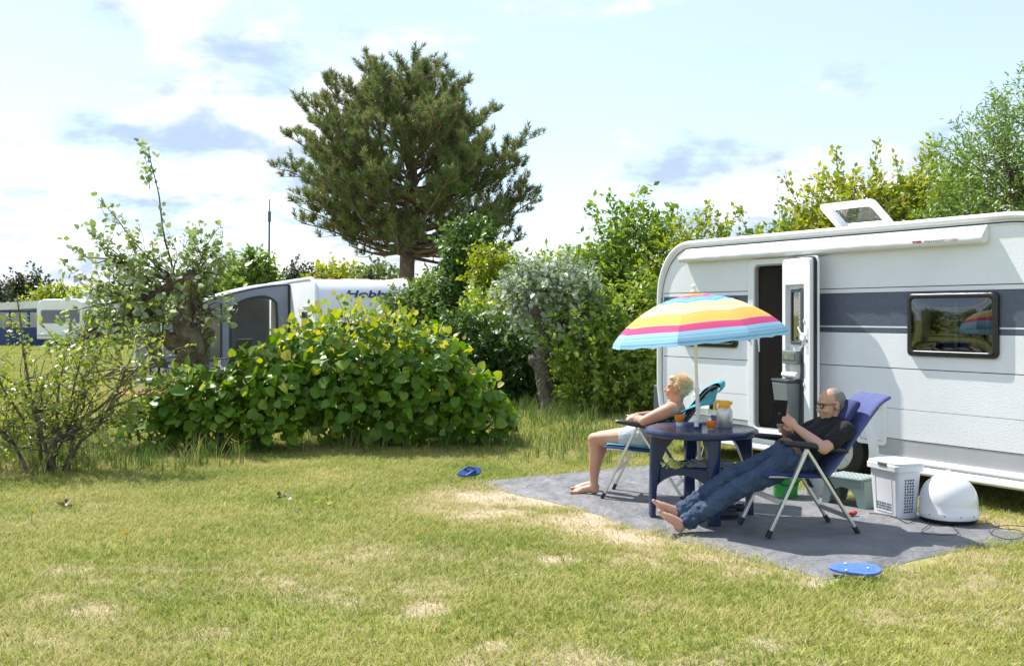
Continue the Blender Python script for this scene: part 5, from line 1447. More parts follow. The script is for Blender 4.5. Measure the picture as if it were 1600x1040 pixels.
mb.build('narrow_face_perforation', HOLE, lb_, 0)

STOOLM = M('stool_greygreen', (.24, .31, .30), (.20, .27, .26), scale=6, rough=.45)
st = thing('step_stool', 'grey-green plastic step stool with arched sides', 'step stool', (2.896, 8.38, MZ), math.atan2(.32, -.266))
SL, SD, SH = .41, .26, .225
# local x along the front face away from the near corner, local -y to the back right
def arch_face(y0, y1):
    mb = MB(); pr = [(0, 0), (.055, 0)]
    pr += [(SL / 2 - (SL / 2 - .075) * math.cos(t), .02 + .135 * math.sin(t)) for t in np.linspace(0, math.pi, 14)]
    pr += [(SL - .055, 0), (SL, 0), (SL - .035, SH), (.035, SH)]
    n = len(pr)
    vs = [(x, y0, z) for x, z in pr] + [(x, y1, z) for x, z in pr]
    top = [n - 2, n - 1]
    fs = []
    for a in range(n): fs.append((a, (a + 1) % n, (a + 1) % n + n, a + n))
    # fill as fans left, right and above the arch
    L_, Rr = n - 1, n - 2
    half = 2 + 7
    def fill(off, flip):
        out = []
        for a in range(0, half): out.append((L_, a, a + 1))
        for a in range(half, n - 3): out.append((Rr, a, a + 1))
        out.append((L_, half, Rr))
        return [tuple(i + off for i in (t if not flip else t[::-1])) for t in out]
    mb.add(vs, fs + fill(0, False) + fill(n, True))
    return mb
arch_face(-.004, .012).build('side_panel', STOOLM, st, 30, fix=True)
arch_face(-SD + .0, -SD + .016).build('side_panel', STOOLM, st, 30, fix=True)
mb = MB(); mb.box((SL / 2, -SD / 2 + .004, SH + .004), (SL - .05, SD + .03, .022)); mb.build('tread', STOOLM, st, 0, bevel=.008)
mb = MB(); rl = random.Random(3)
for i in range(8):
    for j in range(5): mb.box((.06 + i * .042, -.025 - j * .052, SH + .0165), (.024, .028, .004))
mb.build('anti_slip_pad', M('pad_pale', (.55, .60, .59), rough=.6), st, 0)
for x_ in (.018, SL - .018):
    mb = MB(); loft(mb, [[(x_ + .012 * sx + (.017 if x_ < .1 else -.017) * z / SH, -SD + .014 if sy < 0 else -.002, z) for sx, sy in ((-1, -1), (1, -1), (1, 1), (-1, 1))] for z in (0, SH - .008)]); mb.build('end_panel', STOOLM, st, 30, fix=True)

GREENB = M('green_bucket', (.02, .34, .055), (.017, .29, .045), scale=8, rough=.35)
x, y = ground(1231, 780)
bk = thing('green_bucket', 'bright green plastic bucket behind the man\'s chair', 'bucket', (x, y + .08, MZ))
MB().lathe([(0, 0), (.098, 0), (.102, .006), (.108, .09), (.111, .092), (.128, .225), (.138, .228), (.138, .24), (.124, .24), (.10, .012), (0, .012)], 36).build('body', GREENB, bk, 40)
mb = MB(); mb.lathe([(.112, .145), (.130, .148), (.132, .156), (.113, .160)], 36); mb.build('rim_band', GREENB, bk, 40)
mb = MB(); mb.tube([(.135 * math.cos(t), -.135 * math.sin(t) * .9, .20 - .09 * math.sin(t)) for t in np.linspace(0, math.pi, 13)], .004, 6); mb.build('handle', BLACK, bk, 60)
x, y = ground(1290, 780)
wk = thing('water_container', 'white plastic water container between the bucket and the step stool', 'container', (x, y + .15, MZ))
MB().lathe([(0, 0), (.125, 0), (.13, .008), (.145, .37), (.152, .375), (.152, .395), (.14, .40), (.0, .405)], 40).build('body', M('milky_plastic', (.62, .64, .68), (.57, .59, .63), scale=5, rough=.4), wk, 40)
MB().lathe([(0, .40), (.07, .40), (.075, .405), (.075, .435), (.065, .44), (0, .44)], 24).build('cap', SMOOTHW, wk, 40)
x, y = ground(1332, 808)
rs_ = thing('red_peg_bag', 'small crumpled red object lying on the groundsheet near the stool', 'litter', (x, y, MZ))
mb = MB(); mb.ellipsoid((0, 0, .018), (.034, .022, .018)); mb.ellipsoid((.022, .008, .024), (.018, .016, .018)); mb.ellipsoid((-.02, -.008, .02), (.02, .014, .014)); mb.build('body', M('red_cloth', (.55, .05, .03), (.42, .035, .025), scale=40, rough=.7, bump=.6), rs_, 60)
# black cable snaking from the dome
mb = MB(); pts = []
ctrl = [ground(1358, 806), ground(1380, 808), ground(1400, 813), ground(1418, 822), ground(1432, 816), ground(1445, 812), ground(1452, 823), ground(1440, 836), ground(1470, 841), ground(1498, 838), ground(1490, 828), ground(1520, 826), ground(1545, 822), ground(1560, 830), ground(1590, 833), ground(1598, 843), ground(1575, 848), ground(1548, 838), ground(1552, 828), ground(1585, 826), ground(1630, 830)]
sp_ = smooth_path([(a, b_, .0) for a, b_ in ctrl], 120)
mb.tube([(a, b_, MZ + .012) for a, b_, c_ in sp_], .0032, 6)
tag(mb.build('antenna_cable', BLACK, None, 60), 'thin black cable looping over the groundsheet by the dome', 'cable')

def flipflop(label, loc, rotz, tilt, mat, straps, L_=.28):
    t = thing('flip_flop', label, 'flip-flop', loc, rotz)
    t.rotation_euler = (tilt[0], tilt[1], rotz)
    pr = []
    for k in range(28):
        a = 2 * math.pi * k / 28
        x = math.cos(a) * .5; w = .185 * (1 - .12 * math.cos(a * 1.0 + math.pi)) if True else 0
        w = .165 + .035 * x * 2 - .03 * math.exp(-((x + .05) / .18) ** 2)
        pr.append((x * L_, math.sin(a) * w * L_ * 1.05 + .012 * math.sin(a) ))
    mb = MB(); mb.prism(pr, 0, .018, 'xy'); mb.build('sole', mat, t, 50, bevel=.004, fix=True)
    if straps:
        mb = MB()
        for s in (-1, 1): mb.tube([(.065, 0, .018), (.045, s * .018, .038), (.0, s * .040, .042), (-.05, s * .045, .016)], [.006, .009, .010, .008], 8)
        mb.build('strap', M('strap_blue', (.02, .07, .25), rough=.4), t, 60)
    else:
        for px_, py_ in ((-.055, .035), (-.055, -.035), (.075, 0)):
            mb = MB(); mb.lathe([(0, .018), (.010, .018), (.009, .023), (0, .024)], 12, (px_, py_, 0)); mb.build('strap_plug', M('plug_pale', (.35, .48, .78), rough=.4), t, 40)
        mb = MB()
        for k in range(17): mb.box((-.11 + k * .0137, 0, .0188), (.006, .066 if abs(k - 8) > 3 else .058, .002))
        mb.build('tread_rib', mat, t, 0)
    return t
x, y = ground(1336, 899)
flipflop('light blue flip-flop lying sole up at the groundsheet edge', (x, y, .035), R(-14), (R(20), 0, 0), M('sole_blue', (.085, .20, .58), (.07, .17, .50), scale=30, rough=.6), False, .31)
x, y = ground(733, 746)
flipflop('dark blue flip-flop with strap lying tilted on the grass by the far mat corner', (x, y, .05), R(24), (R(38), R(-6), 0), M('sole_deep_blue', (.02, .09, .30), (.017, .07, .25), scale=30, rough=.5), True, .26)
SHOE = M('shoe_navy', (.015, .02, .045), (.02, .026, .055), scale=20, rough=.6)
for (px_, py_, rz, lab) in ((1128, 812, 12, 'dark blue clog under the table beside the near table leg'), (1140, 801, 5, 'second dark blue clog just behind its pair under the table')):
    x, y = ground(px_, py_)
    t = thing('clog', lab, 'shoe', (x, y, MZ), R(rz + 180), 'clogs under the table')
    mb = MB(); loops = []
    for u, w, h in ((-.135, .022, .03), (-.12, .034, .052), (-.06, .036, .058), (.0, .042, .066), (.06, .048, .072), (.11, .042, .055), (.135, .022, .03)):
        loops.append([(u, w * math.copysign(abs(math.cos(a)) ** .7, math.cos(a)), max(0, h / 2 + h / 2 * math.sin(a))) for a in np.linspace(0, 2 * math.pi, 14, endpoint=False)])
    loft(mb, loops); mb.build('upper', SHOE, t, 60, fix=True)
    mb = MB(); mb.ellipsoid((-.075, 0, .058), (.048, .027, .012)); mb.build('opening', SEAM, t, 60)
    MB().prism([(.14 * math.cos(a), .047 * math.sin(a)) for a in np.linspace(0, 6.283, 20, endpoint=False)], 0, .012, 'xy').build('sole', RUBBER, t, 40, fix=True)

# ------------------------------------------------------------ small things on the lawn
DAN = M('dandelion', (.80, .62, .01), (.72, .5, .01), scale=60, rough=.7)
for i, (px_, py_, lab) in enumerate(((196, 852, 'yellow dandelion head in the left lawn'), (49, 815, 'small yellow flower at the far left of the lawn'))):
    x, y = ground(px_, py_)
    t = thing('dandelion', lab, 'flower', (x, y, -.01), 0, 'dandelions in the lawn')
    mb = MB(); mb.tube([(0, 0, 0), (.004, 0, .05), (.006, .002, .085)], .0022, 5); mb.build('stem', M('stem_green', (.12, .2, .04), rough=.6), t, 60)
    rgd = np.random.default_rng(i); n_ = 60
    dd = nrm(rand_dirs(rgd, n_) + np.array([0, 0, .9]))
    V, T_, ti = leaves(np.tile(np.array([[.006, .002, .085]]), (n_, 1)), dd, rand_dirs(rgd, n_), .02 + .004 * rgd.random(n_), LEAF_NARROW, rgd)
    np_mesh('head', V, T_, DAN, t, ti)
DRY = leaf_mat('dry_leaf', [(0, (.06, .045, .02)), (.6, (.14, .12, .05)), (1, (.20, .17, .06))], .1)
for i, (px_, py_, lab) in enumerate(((104, 790, 'dark withered leaf cluster on the left lawn'), (445, 779, 'brown-green leaf clump on the lawn before the big bush'), (512, 787, 'small weed clump right of the brown-green leaf clump'))):
    x, y = ground(px_, py_)
    rgd = np.random.default_rng(40 + i); n_ = 14
    V, T_, ti = leaves(np.stack([rgd.normal(0, .045, n_), rgd.normal(0, .03, n_), .012 + .018 * rgd.random(n_)], -1), nrm(rand_dirs(rgd, n_) + np.array([0, 0, .2])), nrm(rand_dirs(rgd, n_) * .5 + np.array([0, 0, 1])), .030 + .022 * rgd.random(n_), LEAF_LOBED, rgd)
    o = np_mesh('leaf_clump', V, T_, DRY if i < 2 else L_ELDER, None, ti); o.location = (x, y, 0)
    tag(o, lab, 'leaves')
# ------------------------------------------------------------ people: each body is one continuous skin
TMP = bpy.data.scenes.new('bake')
def organic(name, mb, voxel, it, mat, parent, disp=0.0, dscale=.1, smooth_f=.5):
    """join overlapping rounded volumes into one smooth closed surface"""
    me = bpy.data.meshes.new(name); me.from_pydata(mb.v, [], mb.f)
    o = bpy.data.objects.new(name, me); TMP.collection.objects.link(o)
    r = o.modifiers.new('r', 'REMESH'); r.mode = 'VOXEL'; r.voxel_size = voxel
    s = o.modifiers.new('s', 'SMOOTH'); s.factor = smooth_f; s.iterations = it
    if disp:
        tx = bpy.data.textures.new(name + '_folds', 'CLOUDS'); tx.noise_scale = dscale; tx.noise_depth = 2
        d = o.modifiers.new('d', 'DISPLACE'); d.texture = tx; d.strength = disp; d.mid_level = .5; d.texture_coords = 'LOCAL'
    vl = TMP.view_layers[0]; vl.update()
    ev = o.evaluated_get(vl.depsgraph)
    m2 = bpy.data.meshes.new_from_object(ev)
    bpy.data.objects.remove(o)
    m2.materials.clear(); m2.materials.append(mat); m2.shade_smooth()
    m2.name = name
    return link(bpy.data.objects.new(name, m2), parent)
def chain(mb, pts):
    for (p, r), (q, s) in zip(pts[:-1], pts[1:]): mb.capsule(p, r, q, s, 14)
    return mb
V3 = lambda *a: Vector(a)
def hand(mb, wrist, f, n, side, curl=(.5, .7, .5), spread=1.0, thumb_out=.8):
    """wrist, pointing direction, direction the palm faces, +1 when the thumb lies along f x n"""
    w = Vector(wrist); f = Vector(f).normalized(); n = Vector(n); n = (n - f * n.dot(f)).normalized(); a = f.cross(n) * side
    rot = Matrix((f, a, n)).transposed()
    mb.capsule(w - f * .02, .026, w + f * .02, .026)
    mb.ellipsoid(w + f * .052, (.052, .042, .017), rot)
    for k, (off, L) in enumerate(((.030, .072), (.010, .080), (-.011, .074), (-.030, .058))):
        p = w + f * (.092 - .006 * abs(k - 1)) + a * off * spread
        d = f.copy(); r = .0095
        for i, c in enumerate(curl):
            d = (Matrix.Rotation(-c, 3, a * side) @ d) if False else (d * math.cos(c) + n * math.sin(c)).normalized()
            n2 = (n - d * n.dot(d)); 
            q = p + d * L * (.46, .30, .24)[i]
            mb.capsule(p, r, q, r * .92, 10); p = q; r *= .93
    t0 = w + f * .018 + a * .030 + n * .006
    t1 = t0 + (f * .55 + a * thumb_out + n * .45).normalized() * .042
    t2 = t1 + (f * .9 + a * .15 * thumb_out + n * .35).normalized() * .034
    mb.capsule(t0, .014, t1, .0115, 10); mb.capsule(t1, .0115, t2, .0095, 10)
def foot(mb, ankle, heel, toe, up, width=.040):
    heel, toe, up = Vector(heel), Vector(toe), Vector(up).normalized()
    d = (toe - heel); L = d.length; d.normalize(); up = (up - d * up.dot(d)).normalized(); a = d.cross(up)
    rot = Matrix((d, a, up)).transposed()
    mb.capsule(ankle, .040, heel + d * .045 + up * .045, .036)
    mb.ellipsoid(heel + d * .035 + up * .034, (.046, .037, .038), rot)
    mb.capsule(heel + d * .05 + up * .052, .040, heel + d * (L * .62) + up * .030, .031)
    mb.ellipsoid(heel + d * (L * .66) + up * .024, (.062, width + .004, .026), rot)
    for k in range(5):
        o = (k - 2) * .0185; l = (.060, .058, .052, .045, .038)[k]
        p = heel + d * (L * .74 - .008 * k) + a * o + up * .014
        q = p + d * l + up * .002
        mb.capsule(p, .0125 if k else .017, q, .0095 if k else .015, 8)
def head(mb, Mh, female=False):
    rot = Mh.to_3x3(); P = lambda *a: Mh @ Vector(a)
    k = .95 if female else 1.0
    E = lambda c, r: mb.ellipsoid(P(*c), tuple(v * k for v in r), rot)
    E((-.015, 0, .035), (.100, .077, .088)); E((.030, 0, -.022), (.064, .062, .085)); E((.034, 0, -.074), (.045, .050, .036)); E((.068, 0, -.092), (.019, .022, .017))
    mb.capsule(P(.084, 0, .012), .009, P(.108, 0, -.026), .0135, 10)
    for s in (-1, 1):
        E((.096, s * .012, -.032), (.012, .009, .009)); E((.060, s * .036, -.030), (.031, .025, .028)); E((-.010, s * .079, -.004), (.022, .010, .034)); E((.074, s * .030, .028), (.016, .024, .009))
    E((.086, 0, -.056), (.012, .023, .007)); E((.084, 0, -.068), (.012, .020, .008))

def skin_mat(name, c1, c2):
    m = M(name, c1, c2, scale=9, rough=.48, bump=.12, bscale=120)
    m.node_tree.nodes['Principled BSDF'].inputs['Subsurface Weight'].default_value = .12
    m.node_tree.nodes['Principled BSDF'].inputs['Subsurface Radius'].default_value = (.03, .012, .008)
    return m
SKIN_M = skin_mat('skin_tanned', (.60, .36, .265), (.52, .285, .20))
SKIN_W = skin_mat('skin_light_tan', (.58, .33, .225), (.49, .255, .165))
TEE = M('black_tshirt', (.007, .0075, .009), (.011, .0115, .013), scale=8, rough=.9, bump=.3, bscale=60)
def denim():
    m = M('denim', (.018, .036, .075), (.05, .088, .15), scale=7, rough=.85, bump=.45, bscale=45, detail=7)
    return m
JEANS = denim()
BELT = M('leather_belt', (.22, .14, .085), (.15, .095, .055), scale=30, rough=.55)
HAIRG = M('grey_hair', (.30, .27, .24), (.20, .175, .155), scale=60, rough=.7, bump=.8, bscale=180)
HAIRB = leaf_mat('blond_hair', [(0, (.50, .39, .22)), (.5, (.68, .56, .36)), (1, (.82, .73, .54))], .2, rough=.45)
EYE = M('eye_dark', (.03, .02, .018), rough=.15)

# ---- man with tablet (x forward, y to his left which is towards the camera)
man = thing('person', 'person in black t-shirt and blue jeans reclining with a dark tablet, glasses on', 'person', CH1, CR1)
Mh = Matrix.Translation((-.262, 0, .915)) @ Matrix.Rotation(R(6), 4, 'Y') @ Matrix.Rotation(R(4), 4, 'Z')
hipL, hipR = V3(.07, .09, .515), V3(.07, -.09, .515)
kneL, kneR = V3(.485, .055, .325), V3(.50, -.075, .385)
ankL, ankR = V3(.865, -.03, .070), V3(.880, -.105, .130)
shL, shR = V3(-.285, .185, .745), V3(-.285, -.185, .745)
elL, elR = V3(-.075, .262, .628), V3(-.06, -.262, .635)
wrL, wrR = V3(.062, .110, .765), V3(.078, -.085, .770)
mb = MB(); head(mb, Mh)
mb.capsule(Mh @ V3(-.025, 0, -.05), .056, V3(-.305, 0, .775), .062)
chain(mb, [(V3(-.30, 0, .74), .085), (V3(-.16, 0, .64), .11), (V3(.02, 0, .54), .10)])
for sh_, el_, wr_ in ((shL, elL, wrL), (shR, elR, wrR)):
    mb.capsule(V3(-.30, 0, .745), .06, sh_, .055); chain(mb, [(sh_, .052), (sh_.lerp(el_, .55), .050), (el_, .041)]); chain(mb, [(el_, .042), (el_.lerp(wr_, .3), .043), (wr_, .027)])
for hp, kn, an in ((hipL, kneL, ankL), (hipR, kneR, ankR)):
    chain(mb, [(hp, .075), (kn, .05), (kn.lerp(an, .35), .048), (an, .036)])
foot(mb, ankL, (.905, -.040, -.005), (1.070, -.065, .150), (-.68, .10, .72)); foot(mb, ankR, (.915, -.110, .070), (1.095, -.125, .215), (-.62, 0, .78))
hand(mb, wrL, (.62, -.42, .62), (-.25, -.8, .15), 1, (.55, .75, .5), .9, .7)
hand(mb, wrR, (.60, .30, .68), (-.2, .85, .1), -1, (.6, .75, .5), .9, .7)
organic('body', mb, .006, 3, SKIN_M, man)
mb = MB()
chain(mb, [(V3(-.315, 0, .765), .075), (V3(-.27, 0, .735), .115), (V3(-.17, 0, .66), .125), (V3(-.04, 0, .605), .125), (V3(.05, 0, .570), .115)])
for s in (1, -1):
    chain(mb, [(V3(-.29, s * .06, .745), .085), (V3(-.18, s * .085, .665), .10), (V3(-.02, s * .07, .595), .10)])
for sh_, el_ in ((shL, elL), (shR, elR)): chain(mb, [(V3(-.29, sh_.y * .55, .748), .078), (sh_, .070), (sh_.lerp(el_, .35), .068), (sh_.lerp(el_, .62), .066)])
organic('tshirt', mb, .007, 4, TEE, man, .018, .06)
mb = MB()
chain(mb, [(V3(.0, 0, .535), .118), (V3(.11, 0, .545), .108)])
for s, hp, kn, an in ((1, hipL, kneL, ankL), (-1, hipR, kneR, ankR)):
    chain(mb, [(V3(.0, s * .07, .52), .105), (hp + V3(.02, 0, .01), .105), (hp.lerp(kn, .5), .086), (kn, .073), (kn.lerp(an, .4), .069), (kn.lerp(an, .80), .063), (kn.lerp(an, .93), .066)])
organic('jeans', mb, .007, 3, JEANS, man, .034, .042)
mb = MB(); cc = V3(.065, 0, .568); loops = []
for t in np.linspace(0, 2 * math.pi, 30, endpoint=False):
    ax1 = V3(.35, 0, .94).normalized(); ax2 = V3(0, 1, 0); tn = ax1.cross(ax2)
    c_, s_ = math.cos(t), math.sin(t)
    p = cc + ax1 * .105 * c_ + ax2 * .172 * s_
    o_ = (ax1 * c_ + ax2 * s_ * 1.0).normalized()
    dn = V3(.94, 0, -.35)
    loops.append([p + o_ * .008 + dn * .02, p + o_ * .008 - dn * .02, p - o_ * .006 - dn * .02, p - o_ * .006 + dn * .02])
loops.append(loops[0]); loft(mb, loops, (False, False)); mb.build('belt', BELT, man, 50, fix=True)
mb = MB(); head_pts = [((-.027, 0, .035), (.0985, .0800, .0895)), ((-.058, 0, -.012), (.052, .072, .062))]
for c_, r_ in head_pts: mb.ellipsoid(Mh @ Vector(c_), r_, Mh.to_3x3())
organic('hair', mb, .006, 2, HAIRG, man, .003, .015)
# glasses
gr = bpy.data.objects.new('glasses', None); link(gr, man); gr.matrix_local = Mh
mb = MB()
for s in (-1, 1):
    mb.tube([(.101 - .012 * abs(math.cos(t)), s * .032 + .024 * math.cos(t), .008 + .019 * math.sin(t)) for t in np.linspace(0, 2 * math.pi, 17)], .0032, 6, cap=False)
    mb.tube([(.090, s * .056, .014), (.05, s * .076, .014), (-.005, s * .085, .012), (-.03, s * .083, -.008)], .0028, 6)
mb.tube([(.099, -.009, .012), (.103, 0, .015), (.099, .009, .012)], .003, 6)
mb.build('frame', BLACK, gr, 60)
mb = MB()
for s in (-1, 1): mb.add([(.098 - .012 * abs(math.cos(t)), s * .032 + .022 * math.cos(t), .008 + .017 * math.sin(t)) for t in np.linspace(0, 2 * math.pi, 16, endpoint=False)], [tuple(range(16))])
mb.build('lens', glass_mat('spectacle_glass', (.85, .86, .86), .06), gr, 0)
for s in (-1, 1):
    mb = MB(); mb.ellipsoid(Mh @ V3(.078, s * .030, .008), (.008, .013, .006), Mh.to_3x3(), 10, 8); mb.build('eye', EYE, man, 60)
# tablet held in both hands
tbm = thing('tablet', 'black tablet held upright in the reclining man\'s hands', 'tablet', (0, 0, 0))
fr = Matrix.Translation(man.location) @ Matrix.Rotation(CR1, 4, 'Z')
tbm.matrix_world = fr @ Matrix.Translation((.150, .005, .872)) @ Matrix.Rotation(R(38), 4, 'Z') @ Matrix.Rotation(R(-14), 4, 'Y')
MB().box((0, 0, 0), (.011, .118, .175)).build('case', M('tablet_case', (.010, .010, .012), (.014, .014, .016), scale=40, rough=.7, spec=.15), tbm, 0, bevel=.004)
MB().box((-.006, 0, 0), (.001, .104, .158)).build('screen', M('tablet_screen', (.02, .02, .025), rough=.08), tbm, 0)
mb = MB(); mb.lathe([(0, 0), (.006, 0), (.006, .002), (0, .002)], 12); o = mb.build('camera_lens', BLACK, tbm, 40); o.location = (.0056, -.045, .074); o.rotation_euler = (0, R(90), 0)

# ---- woman (same frame: x forward, y to her left which is towards the camera)
wom = thing('person', 'barefoot person with short blond hair and dark dotted swimsuit leaning back in profile', 'person', CH2, CR2)
Mw = Matrix.Translation((-.262, 0, .945)) @ Matrix.Rotation(R(-4), 4, 'Y') @ Matrix.Scale(.94, 4)
hipL, hipR = V3(-.02, .095, .525), V3(-.02, -.095, .525)
kneL, kneR = V3(.455, .085, .490), V3(.44, -.10, .485)
ankL, ankR = V3(.462, .065, .090), V3(.500, -.115, .090)
shL, shR = V3(-.225, .180, .775), V3(-.225, -.180, .775)
elL, elR = V3(-.015, .255, .680), V3(-.015, -.255, .680)
wrL, wrR = V3(.085, .075, .690), V3(.095, -.09, .695)
mb = MB(); head(mb, Mw, True)
mb.capsule(Mw @ V3(-.025, 0, -.05), .047, V3(-.255, 0, .795), .055)
chain(mb, [(V3(-.245, 0, .755), .095), (V3(-.19, 0, .68), .118), (V3(-.11, 0, .59), .12), (V3(-.03, 0, .535), .125)])
for s in (1, -1): mb.ellipsoid(V3(-.12, s * .075, .685), (.075, .07, .065))
for sh_, el_, wr_ in ((shL, elL, wrL), (shR, elR, wrR)):
    mb.capsule(V3(-.25, 0, .765), .065, sh_, .060); chain(mb, [(sh_, .060), (sh_.lerp(el_, .5), .054), (el_, .042)]); chain(mb, [(el_, .042), (el_.lerp(wr_, .3), .040), (wr_, .026)])
for hp, kn, an in ((hipL, kneL, ankL), (hipR, kneR, ankR)):
    chain(mb, [(hp, .098), (hp.lerp(kn, .5), .082), (kn, .058)]); chain(mb, [(kn, .057), (kn.lerp(an, .28) + V3(-.018, 0, 0), .059), (kn.lerp(an, .6), .044), (an, .034)])
foot(mb, ankL, (.425, .060, .004), (.665, .098, .004), (0, 0, 1), .037); foot(mb, ankR, (.462, -.118, .004), (.700, -.100, .004), (0, 0, 1), .037)
hand(mb, wrL, (.35, -.85, .0), (.1, -.1, -1), 1, (.25, .45, .4), .9, .5)
hand(mb, wrR, (.35, .85, .0), (.1, .1, -1), -1, (.25, .45, .4), .9, .5)
organic('body', mb, .006, 3, SKIN_W, wom)
def dotted():
    m = M('dotted_swimsuit', (.012, .013, .018), (.02, .021, .026), scale=6, rough=.75)
    n, l = m.node_tree.nodes, m.node_tree.links
    tcn = n.new('ShaderNodeTexCoord'); v = n.new('ShaderNodeTexVoronoi'); v.inputs['Scale'].default_value = 75
    l.new(tcn.outputs['Object'], v.inputs['Vector'])
    lt = n.new('ShaderNodeMath'); lt.operation = 'LESS_THAN'; lt.inputs[1].default_value = .26; l.new(v.outputs['Distance'], lt.inputs[0])
    mx = n.new('ShaderNodeMixRGB'); l.new(lt.outputs[0], mx.inputs[0]); mx.inputs[1].default_value = (.012, .013, .018, 1); mx.inputs[2].default_value = (.7, .7, .7, 1)
    l.new(mx.outputs[0], n['Principled BSDF'].inputs['Base Color'])
    return m
mb = MB(); chain(mb, [(V3(-.20, 0, .665), .124), (V3(-.11, 0, .59), .130), (V3(-.03, 0, .54), .134)])
for s in (1, -1): mb.ellipsoid(V3(-.12, s * .075, .682), (.080, .075, .068)); mb.capsule(V3(-.05, s * .07, .53), .105, V3(.0, s * .085, .525), .102)
organic('swimsuit', mb, .008, 3, dotted(), wom, .004, .08)
mb = MB()
for s, hp, kn in ((1, hipL, kneL), (-1, hipR, kneR)): chain(mb, [(hp + V3(.03, 0, 0), .106), (hp.lerp(kn, .30), .098), (hp.lerp(kn, .40), .096)])
organic('pale_shorts', mb, .008, 3, M('pale_cloth', (.50, .56, .58), (.36, .43, .46), scale=30, rough=.9, bump=.4, bscale=60), wom, .008, .06)
mb = MB()
for c_, r_ in (((-.035, 0, .040), (.094, .083, .084)), ((-.062, 0, -.008), (.058, .074, .070)), ((.022, 0, .092), (.058, .062, .034)), ((-.02, .066, .03), (.045, .022, .045)), ((-.02, -.066, .03), (.045, .022, .045))): mb.ellipsoid(Mw @ Vector(c_), tuple(v * .95 for v in r_), Mw.to_3x3())
hb = organic('hair', mb, .007, 2, HAIRB, wom, .018, .018)
rgh = np.random.default_rng(5); n_ = 1500
d_ = nrm(rand_dirs(rgh, n_) + np.array([-.45, 0, .35])); sel = (d_[:, 0] < .55) & ~((d_[:, 0] > .15) & (d_[:, 2] < .35)); d_ = d_[sel]
loc_ = np.array([-.035, 0, .040]) + d_ * np.array([.094, .084, .084]); R3 = np.array(Mw.to_3x3()); t3 = np.array(Mw.translation)
V, T_, ti = leaves(loc_ @ R3.T + t3, nrm(d_ * .7 + rgh.normal(size=d_.shape) * .5 + np.array([-.2, 0, -.1])), rand_dirs(rgh, len(d_)), .03 + .02 * rgh.random(len(d_)),
                   (np.array([(-.06, 0, 0), (.06, 0, 0), (0, 1, .1)], float), np.array([(0, 1, 2)])), rgh)
np_mesh('hair_strands', V, T_, HAIRB, hb, ti)
for s in (-1, 1):
    mb = MB(); mb.ellipsoid(Mw @ V3(.079, s * .030, .006), (.006, .012, .0025), Mw.to_3x3(), 10, 8); mb.build('eyelid', M('lash', (.16, .08, .05), rough=.6), wom, 60)
mb = MB(); w_ = Matrix.Translation(wrL)
mb.tube([wrL + V3(.030 * math.cos(t) * .6, .012 * math.cos(t), .030 * math.sin(t)) + V3(-.004, .02, 0) for t in np.linspace(0, 2 * math.pi, 15)], .004, 6, cap=False); mb.build('bracelet', ALU, wom, 60)

# ---- camper standing by the grey awning, mostly hidden by the pollard trunk
gp = V3(-7.22, 23.6, 0)
far_p = thing('person', 'distant person in black shirt and beige shorts standing behind the gnarled pollard', 'person', gp, R(0))
Mf = Matrix.Translation((.02, 0, 1.60)) @ Matrix.Rotation(R(12), 4, 'Y')
mb = MB(); head(mb, Mf); mb.capsule(Mf @ V3(-.02, 0, -.05), .055, V3(0, 0, 1.43), .06)
chain(mb, [(V3(0, 0, 1.40), .10), (V3(0, 0, 1.15), .12), (V3(0, 0, .95), .11)])
for s in (1, -1):
    sh_, el_, wr_ = V3(0, s * .19, 1.39), V3(.03, s * .22, 1.12), V3(.27, s * .12, 1.06)
    mb.capsule(V3(0, 0, 1.40), .06, sh_, .055); chain(mb, [(sh_, .05), (el_, .042), (wr_, .028)]); hand(mb, wr_, (1, -s * .3, .05), (0, -s, .1), s, (.5, .6, .5))
    chain(mb, [(V3(0, s * .09, .92), .085), (V3(.01, s * .1, .50), .055), (V3(-.01, s * .1, .36), .055), (V3(0, s * .1, .09), .036)]); foot(mb, V3(0, s * .1, .09), (-.05, s * .1, .0), (.2, s * .11, .0), (0, 0, 1))
organic('body', mb, .010, 2, SKIN_M, far_p)
mb = MB(); chain(mb, [(V3(0, 0, 1.38), .125), (V3(0, 0, 1.15), .14), (V3(0, 0, .98), .13)])
for s in (1, -1): chain(mb, [(V3(0, s * .08, 1.38), .09), (V3(0, s * .19, 1.39), .07), (V3(.02, s * .21, 1.22), .066)])
organic('shirt', mb, .012, 3, TEE, far_p)
mb = MB(); mb.capsule(V3(0, 0, .96), .135, V3(0, 0, .88), .13)
for s in (1, -1): chain(mb, [(V3(0, s * .09, .90), .105), (V3(.01, s * .10, .52), .085)])
organic('shorts', mb, .012, 2, M('beige_cloth', (.42, .33, .22), (.36, .28, .18), scale=6, rough=.9), far_p)
mb = MB(); mb.ellipsoid(Mf @ V3(-.03, 0, .045), (.095, .082, .082), Mf.to_3x3()); organic('hair', mb, .010, 1, HAIRG, far_p)
bpy.data.scenes.remove(TMP)
# ------------------------------------------------------------ second caravan: rounded end towards us, awning on its left side
v2 = thing('caravan', 'white caravan with rounded end and dark lettering behind the big bush', 'caravan', (-4.6, 24.0, 0), R(23.9))
